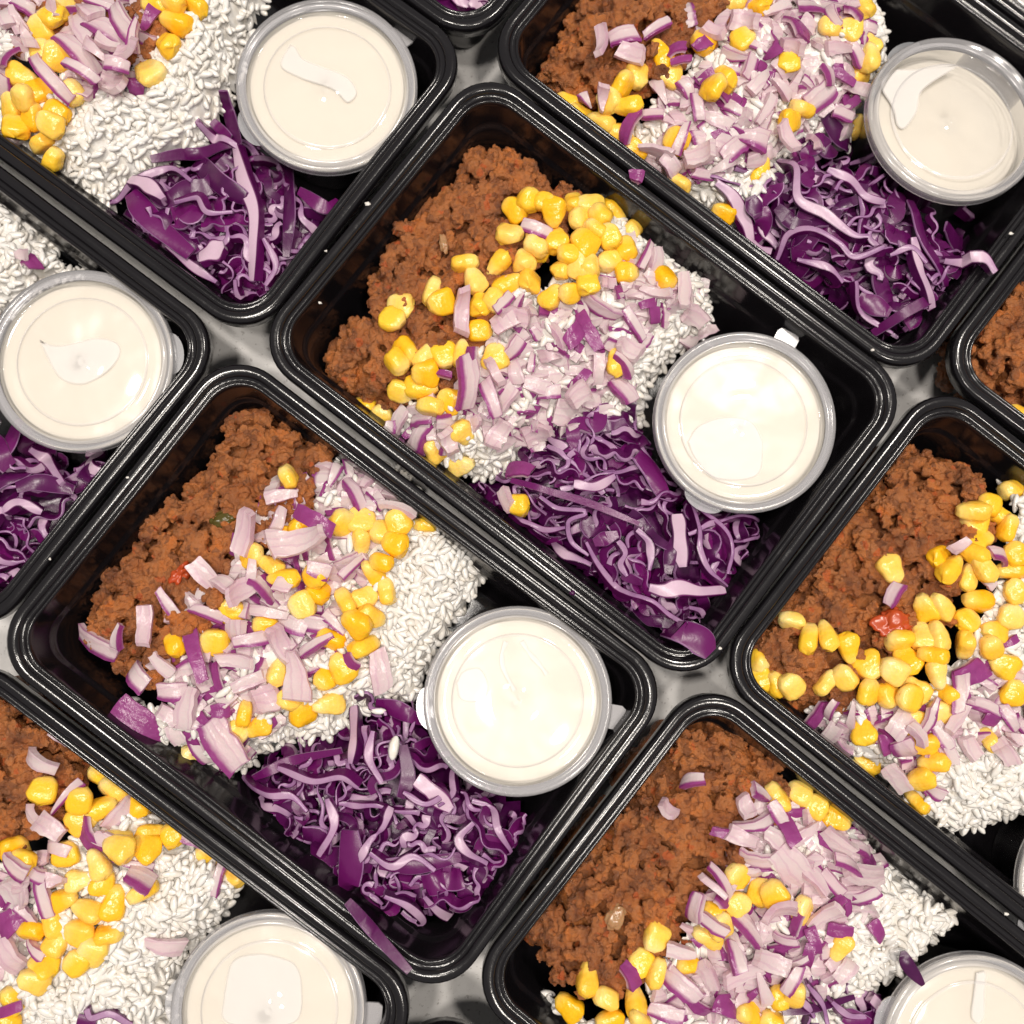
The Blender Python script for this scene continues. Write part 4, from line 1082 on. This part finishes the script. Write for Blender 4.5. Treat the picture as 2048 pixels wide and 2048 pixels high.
for k, P in CABW.items():
    # the mass underneath
    VV, FF, CC, RR, TT = [], [], [], [], []
    for i in range(int(FILL[k] * 3.4)):
        V, F, cut, rib = ribbon_data(*random_shred(k, P, rng.uniform(-0.0080, -0.0008), 28), rng)
        off = len(VV)
        VV += [tuple(v) for v in V]; FF += [tuple(x + off for x in f) for f in F]; CC += cut; RR += rib; TT += [rng.random() ** 1.6] * len(V)
    v, f = heightfield(k, P, -0.0095, 0.003, 0.002)
    off = len(VV)
    VV += [tuple(x) for x in v]; FF += [tuple(int(y) + off for y in x) for x in f]; CC += [0.0] * len(v); RR += [0.0] * len(v); TT += [0.0] * len(v)  # sheet keeps the darkest leaf tone, painted for shade deep in the heap
    o = obj('shredded_cabbage', make_mesh('shredded_cabbage', VV, FF, M_CAB, {'cut': CC, 'rib': RR, 'tone': TT}, sharp=50))
    tag(o, 'tangled heap of shredded red cabbage in the tray ' + WHO[k], 'shredded cabbage', 'heaps of shredded cabbage in the trays', 'stuff')
    for i in range(FILL[k]):
        pts, thick, high, roll = random_shred(k, P, rng.uniform(0.0, 0.003))
        o = shred_obj(k, pts, thick, high, roll)
        ln = float(np.linalg.norm(np.diff(pts, axis=0), axis=1).sum())
        strt = np.linalg.norm(pts[-1] - pts[0]) / max(ln, 1e-6)
        word = ('broad ' if high[0] > 0.004 else ('thick ' if thick.mean() > 0.0019 else 'thin ')) + ('long ' if ln > 0.034 else ('short ' if ln < 0.022 else '')) + ('curly' if strt < 0.72 else ('wavy' if strt < 0.92 else 'straight'))
        face = 'lilac cut edge up' if abs(math.cos(roll[0])) > 0.6 else 'purple leaf side up'
        tag(o, word + ' cabbage shred, ' + face + ', in tray ' + WHO[k], 'cabbage shred', 'cabbage shreds in the tray ' + WHO[k])
    for (s, mode, w, ctrl) in SHRED.get(k, []):
        sc = src(s)[0]
        wm = w * 0.388 / FPX / sc
        over = ctrl[0] in ((1310, 1470), (1620, 980), (1150, 1240))
        pts = [land(k, px(s, *c), 0.0045) for c in ctrl]
        if over:
            pts = [p if np.allclose(in_tray(k, [at(*px(s, *c), 0.0505)])[0], at(*px(s, *c), 0.0505)) else at(*px(s, *c), 0.0505) for p, c in zip(pts, ctrl)]
        pts = smooth_path(pts, 9 * (len(ctrl) - 1) + 4)
        n = len(pts)
        z = cab_height(k, pts[:, :2], 0.0040)
        pts[:, 2] = np.maximum(z, pts[:, 2] * 0.6 + z * 0.4)
        pts = in_tray(k, pts, over)
        u = np.linspace(0, 1, n)
        ph = rng.uniform(0, 6)
        env = 0.55 + 0.45 * np.sin(np.pi * np.clip(u * 0.9 + 0.08, 0, 1))
        wob = 1 + 0.18 * np.sin(u * 9 + ph)
        if mode == 'cut':
            thick = wm * env * wob
            high = np.full(n, rng.uniform(0.003, 0.0045))
            roll = np.full(n, rng.gauss(0, 0.25)) + 0.25 * np.sin(u * 5 + ph)
        else:
            high = wm * env * (1 + 0.08 * np.sin(u * 7 + ph))
            thick = np.full(n, rng.uniform(0.0009, 0.0014))
            roll = rng.choice((-1, 1)) * (math.pi / 2 - rng.uniform(0.05, 0.45)) + 0.2 * np.sin(u * 4 + ph)
        o = shred_obj(k, pts, thick, high, roll)
        ln = float(np.linalg.norm(np.diff(pts, axis=0), axis=1).sum())
        look = ('long ' if ln > 0.034 else ('short ' if ln < 0.02 else '')) + ('broad ' if wm > 0.006 else ('slim ' if wm < 0.0035 else '')) + ('glossy magenta cabbage strip' if mode == 'leaf' else 'lilac cut-edged cabbage strip')
        tag(o, look + ' on top in the tray ' + WHO[k], 'cabbage shred', 'cabbage shreds in the tray ' + WHO[k])

# ------------------------------------------------------------------ sauce cups
def lathe(profile, seg=72):
    V, F = [], []
    for r, z in profile:
        for j in range(seg):
            a = 2 * math.pi * j / seg
            V.append((r / 1000 * math.cos(a), r / 1000 * math.sin(a), z / 1000))
    for i in range(len(profile) - 1):
        for j in range(seg):
            F.append((i * seg + j, i * seg + (j + 1) % seg, (i + 1) * seg + (j + 1) % seg, (i + 1) * seg + j))
    return V, F
CUP_H = 41.6
LID = [(35.9, 36.8), (36.5, 37.0), (36.7, 40.6), (36.3, 41.9), (35.4, 42.3), (34.5, 42.1), (34.0, 41.4), (33.4, 41.3), (33.0, 41.7), (32.3, 41.7), (31.9, 40.6), (31.5, 39.5), (30.8, 39.2),
       (26.0, 39.2), (25.7, 39.35), (25.4, 39.65), (25.0, 39.75), (12.0, 39.8), (1.9, 39.8), (1.6, 40.05), (1.2, 40.05), (0.9, 39.8), (0.02, 39.8)]
WALL = [(0.02, 0.6), (25.0, 0.6), (26.3, 1.2), (27.0, 3.0), (33.2, 38.0), (34.9, 38.6), (35.6, 39.4), (35.6, 38.4), (34.6, 37.6), (33.7, 36.8), (27.6, 2.6), (26.6, 0.3), (25.0, 0.0), (0.02, 0.0)]
def blob(outline, cx_, cy_, rr, thick, z):
    """flat smear of sauce: outline given in image offsets from the cup centre"""
    O = smooth_path(np.array(outline + [outline[0]], float), 6 * len(outline) + 1)[:-1]
    O = (O - [cx_, cy_]) / rr * 36.7 / 1000
    O[:, 1] *= -1
    c = O.mean(0)
    n = len(O)
    V, A = [], []
    # inward offset of the outline, so that slim and bent smears keep their shape
    T = np.roll(O, -1, 0) - np.roll(O, 1, 0)
    T /= np.linalg.norm(T, axis=1, keepdims=True) + 1e-12
    N = np.stack([-T[:, 1], T[:, 0]], 1)
    area = 0.5 * np.sum(O[:, 0] * np.roll(O[:, 1], -1) - np.roll(O[:, 0], -1) * O[:, 1])
    if area < 0: N = -N
    for d, h, a in ((0.0, 0.0, 0.0), (0.0004, 0.0, 0.40), (0.0010, 0.0, 0.85), (0.0008, -1.0, 0.85), (0.0003, -0.5, 0.0)):
        V += [(O[i, 0] + N[i, 0] * d, O[i, 1] + N[i, 1] * d, z + h * thick) for i in range(n)]
        A += [a] * n
    F = [(i * n + j, i * n + (j + 1) % n, (i + 1) * n + (j + 1) % n, (i + 1) * n + j) for i in (0, 1) for j in range(n)]
    F += [(3 * n + j, 3 * n + (j + 1) % n, 4 * n + (j + 1) % n, 4 * n + j) for j in range(n)]
    F += [(4 * n + j, 4 * n + (j + 1) % n, (j + 1) % n, j) for j in range(n)]
    F += [tuple(range(2 * n, 3 * n)), tuple(range(3 * n, 4 * n))]
    return make_mesh('lid_mark', V, F, M_SMEAR, {'film': A}, smooth=False)

def tab_mesh(name, w, L, z, t, mat, rounded):
    if rounded:
        O = [(math.cos(a) * w / 2, math.sin(a) * L) for a in np.linspace(0, math.pi, 14)]
        O = [(y + 34.5, x) for x, y in O]
    else:
        O = [(35.8, -w / 2), (35.8 + L * 0.75, -w / 2), (35.8 + L, -w / 2 + 1.2), (35.8 + L, w / 2 - 1.2), (35.8 + L * 0.75, w / 2), (35.8, w / 2)]
    n = len(O)
    V = [(x / 1000, y / 1000, (z + t) / 1000) for x, y in O] + [(x / 1000, y / 1000, z / 1000) for x, y in O]
    F = [tuple(range(n)), tuple(reversed(range(n, 2 * n)))] + [(j, n + j, n + (j + 1) % n, (j + 1) % n) for j in range(n)]
    return make_mesh(name, V, F, mat, smooth=False)

LIDV, LIDF = lathe(LID)
LID_ME = make_mesh('lid', LIDV, LIDF, [M_LIDRIM, M_FILM], fmat=[0 if i // 72 < 9 else (1 if i // 72 not in (13, 14, 15) else 0) for i in range(len(LIDF))], sharp=50)
CUPV, CUPF = lathe(WALL)
CUP_ME = make_mesh('cup', CUPV, CUPF, M_CUP, sharp=50)
TAB_ME = tab_mesh('lid_tab', 9.5, 6.6, 37.4, 1.0, M_LIDRIM, False)
THUMB_ME = tab_mesh('cup_tab', 17.0, 5.2, 37.6, 0.7, M_CUP, True)
def sauce_mesh(fill, slope, seed):
    seg, V, F = 64, [], []
    prof = [(0.02, 0.75), (24.8, 0.75), (26.2, 1.6), (26.9, 3.2)]
    rt = 27.0 + (fill - 3.0) * (33.0 - 27.0) / 35.0 - 0.15
    prof += [(rt, fill)] + [(rt * f, fill + 0.25) for f in (0.96, 0.85, 0.7, 0.55, 0.4, 0.25, 0.1)] + [(0.02, fill + 0.25)]
    for i, (r, z) in enumerate(prof):
        for j in range(seg):
            a = 2 * math.pi * j / seg
            x, y = r * math.cos(a), r * math.sin(a)
            zz = z
            if i >= 4:
                zz += (x * slope[0] + y * slope[1])
                if i > 4: zz += 0.75 * noise.noise((x * 0.08 + seed, y * 0.08, seed)) + 0.25 * noise.noise((x * 0.2, y * 0.2, seed))
            V.append((x / 1000, y / 1000, min(zz, 39.05) / 1000))
    for i in range(len(prof) - 1):
        for j in range(seg):
            F.append((i * seg + j, i * seg + (j + 1) % seg, (i + 1) * seg + (j + 1) % seg, (i + 1) * seg + j))
    return make_mesh('sauce', V, F, M_SAUCE)

CUPS = {  # lid centre px, lid radius px, lid tab image angle, thumb tab angle, tilt (x, y), fill, slope, outlines of smears and thin lines
 'A': ((654,170),184,-38,150,(0.03,0.0),38.2,(0.0,0.0),[('q1',[(1085,150),(1050,240),(1130,290),(1250,330),(1310,382),(1350,340),(1310,275),(1210,235),(1140,205),(1110,160)])],'A'),
 'G': ((160,720),190,170,-6,(0,0),38.4,(0,0),[('q1',[(130,1270),(160,1340),(220,1430),(310,1450),(400,1400),(448,1330),(430,1280),(350,1262),(250,1287),(190,1292)])],'G'),
 'C': ((1491,843),186,-62,118,(0,0),38.3,(0,0),[('z3',[(480,1090),(560,970),(720,900),(880,890),(1000,930),(1070,1050),(1085,1150),(1050,1340),(900,1400),(700,1385),(590,1300),(520,1200)])],'C'),
 'D': ((1036,1402),193,10,175,(0,0),38.4,(0,0),[('z6',[(670,1180),(720,1100),(830,1080),(890,1180),(870,1280),(800,1310),(700,1290)]),('z6line',[(1005,910),(978,990),(990,1090),(1062,1232)]),('z6line',[(1110,908),(1160,985),(1215,1045),(1275,1125)])],'D'),
 'B': ((1905,241),172,-10,240,(0.05,0.10),35.0,(-0.11,-0.08),[('zb',[(330,860),(600,850),(980,760),(1140,800),(800,1040),(640,1200),(570,1450),(400,1680),(290,1640),(250,1400),(130,1150),(170,1000)])],'B'),
 'H': ((536,2026),195,4,185,(0,0),38.4,(0,0),[('q3',[(835,1830),(865,1710),(960,1680),(1050,1695),(1110,1725),(1135,1800),(1120,1930),(980,1960),(840,1930)])],'H'),
 'F': ((1955,2108),190,20,200,(0,0),38.3,(0,0),[('zf',[(1390,1345),(1530,1345),(1510,1600),(1490,1900),(1400,2000),(1300,1900),(1345,1600)])],'F'),
 'E': ((2226,1780),186,-30,150,(0,0),38.3,(0,0),[],'E'),
 'K': ((2150,-110),175,-30,150,(0,0),38.3,(0,0),[],'K'),
}
CUPLABEL = {'A': 'clear lidded sauce cup with a slanting white streak under its lid', 'G': 'clear lidded sauce cup with a teardrop white smear under its lid',
            'C': 'clear lidded sauce cup with a round white swirl under its lid', 'D': 'clear lidded sauce cup with two thin white lines under its lid',
            'B': 'half filled clear sauce cup with one side of its lid smeared white', 'H': 'clear lidded sauce cup with a broad square white smear under its lid',
            'F': 'clear lidded sauce cup with one straight upright smear under its lid', 'E': 'clear sauce cup beside the rice in the tray with the tomato chunk',
            'K': 'pale sauce cup in the tray beyond the half filled cup'}
for k, (c, rpx, ta, tb, tilt, fill, slope, smears, _) in CUPS.items():
    z = 0.0435
    p = at(c[0], c[1], z)
    root = empty('sauce_cup')
    up = Vector((tilt[0], tilt[1], 1)).normalized()
    q = Vector((0, 0, 1)).rotation_difference(up)
    root.rotation_mode = 'QUATERNION'
    root.rotation_quaternion = q
    root.location = Vector(p) - up * 0.0420 + Vector((0, 0, 0.0))
    root.location.z = 0.0017 + 0.027 * math.hypot(*tilt)
    tag(root, CUPLABEL[k], 'sauce cup', 'lidded sauce cups in the trays')
    cup = obj('cup', CUP_ME, root)
    obj('cup_tab', THUMB_ME, cup, rot=Matrix.Rotation(-math.radians(tb), 4, 'Z').to_quaternion())
    lid = obj('lid', LID_ME, root)
    obj('lid_tab', TAB_ME, lid, rot=Matrix.Rotation(-math.radians(ta), 4, 'Z').to_quaternion())
    obj('sauce', sauce_mesh(fill, slope, rng.uniform(0, 50)), root)
    for s, ol in smears:
        if s == 'z6line':  # thin bright white lines, drawn as narrow flat ribbons under the lid
            sc, ox, oy = src('z6')
            ln = smooth_path([((ox + x / sc - c[0]) / rpx * 0.0367, -(oy + y / sc - c[1]) / rpx * 0.0367, 0.0391) for x, y in ol], 24)
            w_ = 0.0011 + 0.0009 * np.abs(np.cos(np.linspace(0.2, 5.5, 24)))
            V, F, _, _ = ribbon_data(ln, w_, np.full(24, 0.0008), np.zeros(24), rng)
            obj('lid_mark', make_mesh('lid_mark', V, F, M_SMEAR, {'film': [0.85] * len(V)}, sharp=50), root)
            continue
        sc, ox, oy = src(s)
        obj('lid_mark', blob([(ox + x / sc, oy + y / sc) for x, y in ol], c[0], c[1], rpx, 0.0009, 0.03915), root)

# ------------------------------------------------------------------ odd bits
def lump_mesh(name, size, mat, seed, sub=4, amp=0.75, freq=1.5):
    V, F = icosphere(sub)
    out = []
    for v in V:
        d = 1 + amp * noise.noise((v[0] * freq + seed, v[1] * freq, v[2] * freq)) + amp * 0.4 * noise.noise((v[0] * 4 + seed, v[1] * 4, v[2] * 4))
        out.append(v * d * np.array(size))
    return make_mesh(name, out, F, mat)
def bit(name, k, s, x, y, size, mat, label, cat, seed, a=0, lift=0.002):
    amp = 0.7 if cat == 'tomato' else 0.35
    pp = px(s, x, y)
    p = land(k, pp, lift)
    o = obj(name, lump_mesh(name, size, mat, seed, amp=amp), loc=p, rot=frame(normal(k, p), a))
    tag(o, label, cat)
bit('tomato_piece', 'E', 'q4', 1440, 430, (0.0075, 0.0062, 0.0028), M_TOMATO, 'glossy red cooked tomato chunk on the brown mince beside corn', 'tomato', 3, -30, 0.003)
bit('tomato_piece', 'D', 'q3', 675, 240, (0.0050, 0.0026, 0.0024), M_TOMATO, 'small dark red tomato skin scrap in the mince beside chopped onion', 'tomato', 5, -50, 0.002)
bit('pepper_piece', 'D', 'q3', 838, 30, (0.0046, 0.0032, 0.0020), M_PEPPER, 'dark green pepper piece in the mince', 'pepper', 8, -20, 0.0008)
bit('cooked_onion_piece', 'F', 'q4', 390, 1530, (0.0050, 0.0034, 0.0022), M_COOKED, 'brown glazed onion piece in the mince of the tray with the dark purple sliver', 'cooked onion', 9, -60, 0.003)
bit('cooked_onion_piece', 'C', 'z1', 1110, 920, (0.0038, 0.0018, 0.0018), M_COOKED, 'slim brown glazed onion piece beside corn in the tray with the round-swirl cup', 'cooked onion', 10, 80, 0.003)
bit('cooked_onion_piece', 'C', 'z1', 1640, 130, (0.0042, 0.0036, 0.0022), M_COOKED, 'brown glazed onion piece at the mince tip in the tray with the round-swirl cup', 'cooked onion', 12, 40, 0.003)
# two loose cabbage curls on the rice
for w_, ctrl, lab in ((24, [(330, 1870), (350, 1905), (420, 1890), (495, 1930)], 'curled lilac cabbage shred lying on rice beside the square-smear cup'), (60, [(290, 1925), (360, 1940)], 'broad purple cabbage scrap lying on rice beside the square-smear cup')):
    pts = smooth_path([land('H', px('q3', *c), 0.003) for c in ctrl], 24)
    th = np.full(24, w_ * 0.388 / FPX / 1.8867)
    V, F, cut, rib = ribbon_data(pts, th if w_ < 40 else np.full(24, 0.0012), np.full(24, 0.003) if w_ < 40 else th, np.full(24, 0.1 if w_ < 40 else 1.4), rng)
    tag(obj('cabbage_shred', make_mesh('cabbage_shred', V, F, M_CAB, {'cut': cut, 'rib': rib, 'tone': [0.6] * len(V)}, sharp=50)), lab, 'cabbage shred')
# loose rice grain on the cabbage
p = land('D', px('q3', 1485, 890), 0.008)
me = make_mesh('rice_grain', GV * np.array([0.0046, 0.0021, 0.0017]), GF, M_RICE)
tag(obj('rice_grain', me, loc=p, rot=frame(Vector((0, 0, 1)), 100)), 'single white rice grain lying on the red cabbage', 'rice grain')
# dark sliver beside the cup
pts = smooth_path([at(*px('zf', 370, 990), 0.050), at(*px('zf', 440, 1180), 0.0505), at(*px('zf', 630, 1425), 0.0475)], 16)
u = np.linspace(0, 1, 16)
V, F, cut, rib = ribbon_data(pts, np.full(16, 0.0009), 0.0042 * np.sin(np.pi * np.clip(u * 0.92 + 0.04, 0, 1)) ** 0.7 + 0.0006, np.full(16, 1.45), rng)
tag(obj('cabbage_shred', make_mesh('cabbage_shred', V, F, M_CAB, {'cut': [0.0] * len(V), 'rib': rib}, sharp=50)), 'single dark purple cabbage sliver bridging rice and sauce cup lid', 'cabbage shred')

# stray crumbs and drops on the rims
CRUMBS = [(735, 408, 'rice', 1.6), (640, 606, 'rice', 1.1), (652, 502, 'rice', 0.9), (1745, 700, 'rice', 1.0), (1440, 1297, 'rice', 1.1), (2012, 1828, 'rice', 1.3), (255, 955, 'rice', 0.9), (1145, 1186, 'drop', 1.7), (2022, 467, 'rice', 1.2), (100, 1118, 'rice', 0.9)]
for i, (x, y, what, sz) in enumerate(CRUMBS):
    p = at(x, y, RIM + 0.0002)
    o = obj('food_crumb', lump_mesh('food_crumb', (0.0007 * sz, 0.0005 * sz, 0.0004 * sz), M_RICE if what == 'rice' else M_CAB, 20 + i, sub=2), loc=p)
    if what == 'drop':
        a = o.data.attributes.new('cut', 'FLOAT', 'POINT')
        tag(o, 'tiny dark purple drop on a tray rim between the round-swirl and twin-line cups', 'crumb')
    else:
        tag(o, 'tiny pale food crumb stuck on a black tray rim', 'crumb', 'pale crumbs on the tray rims')
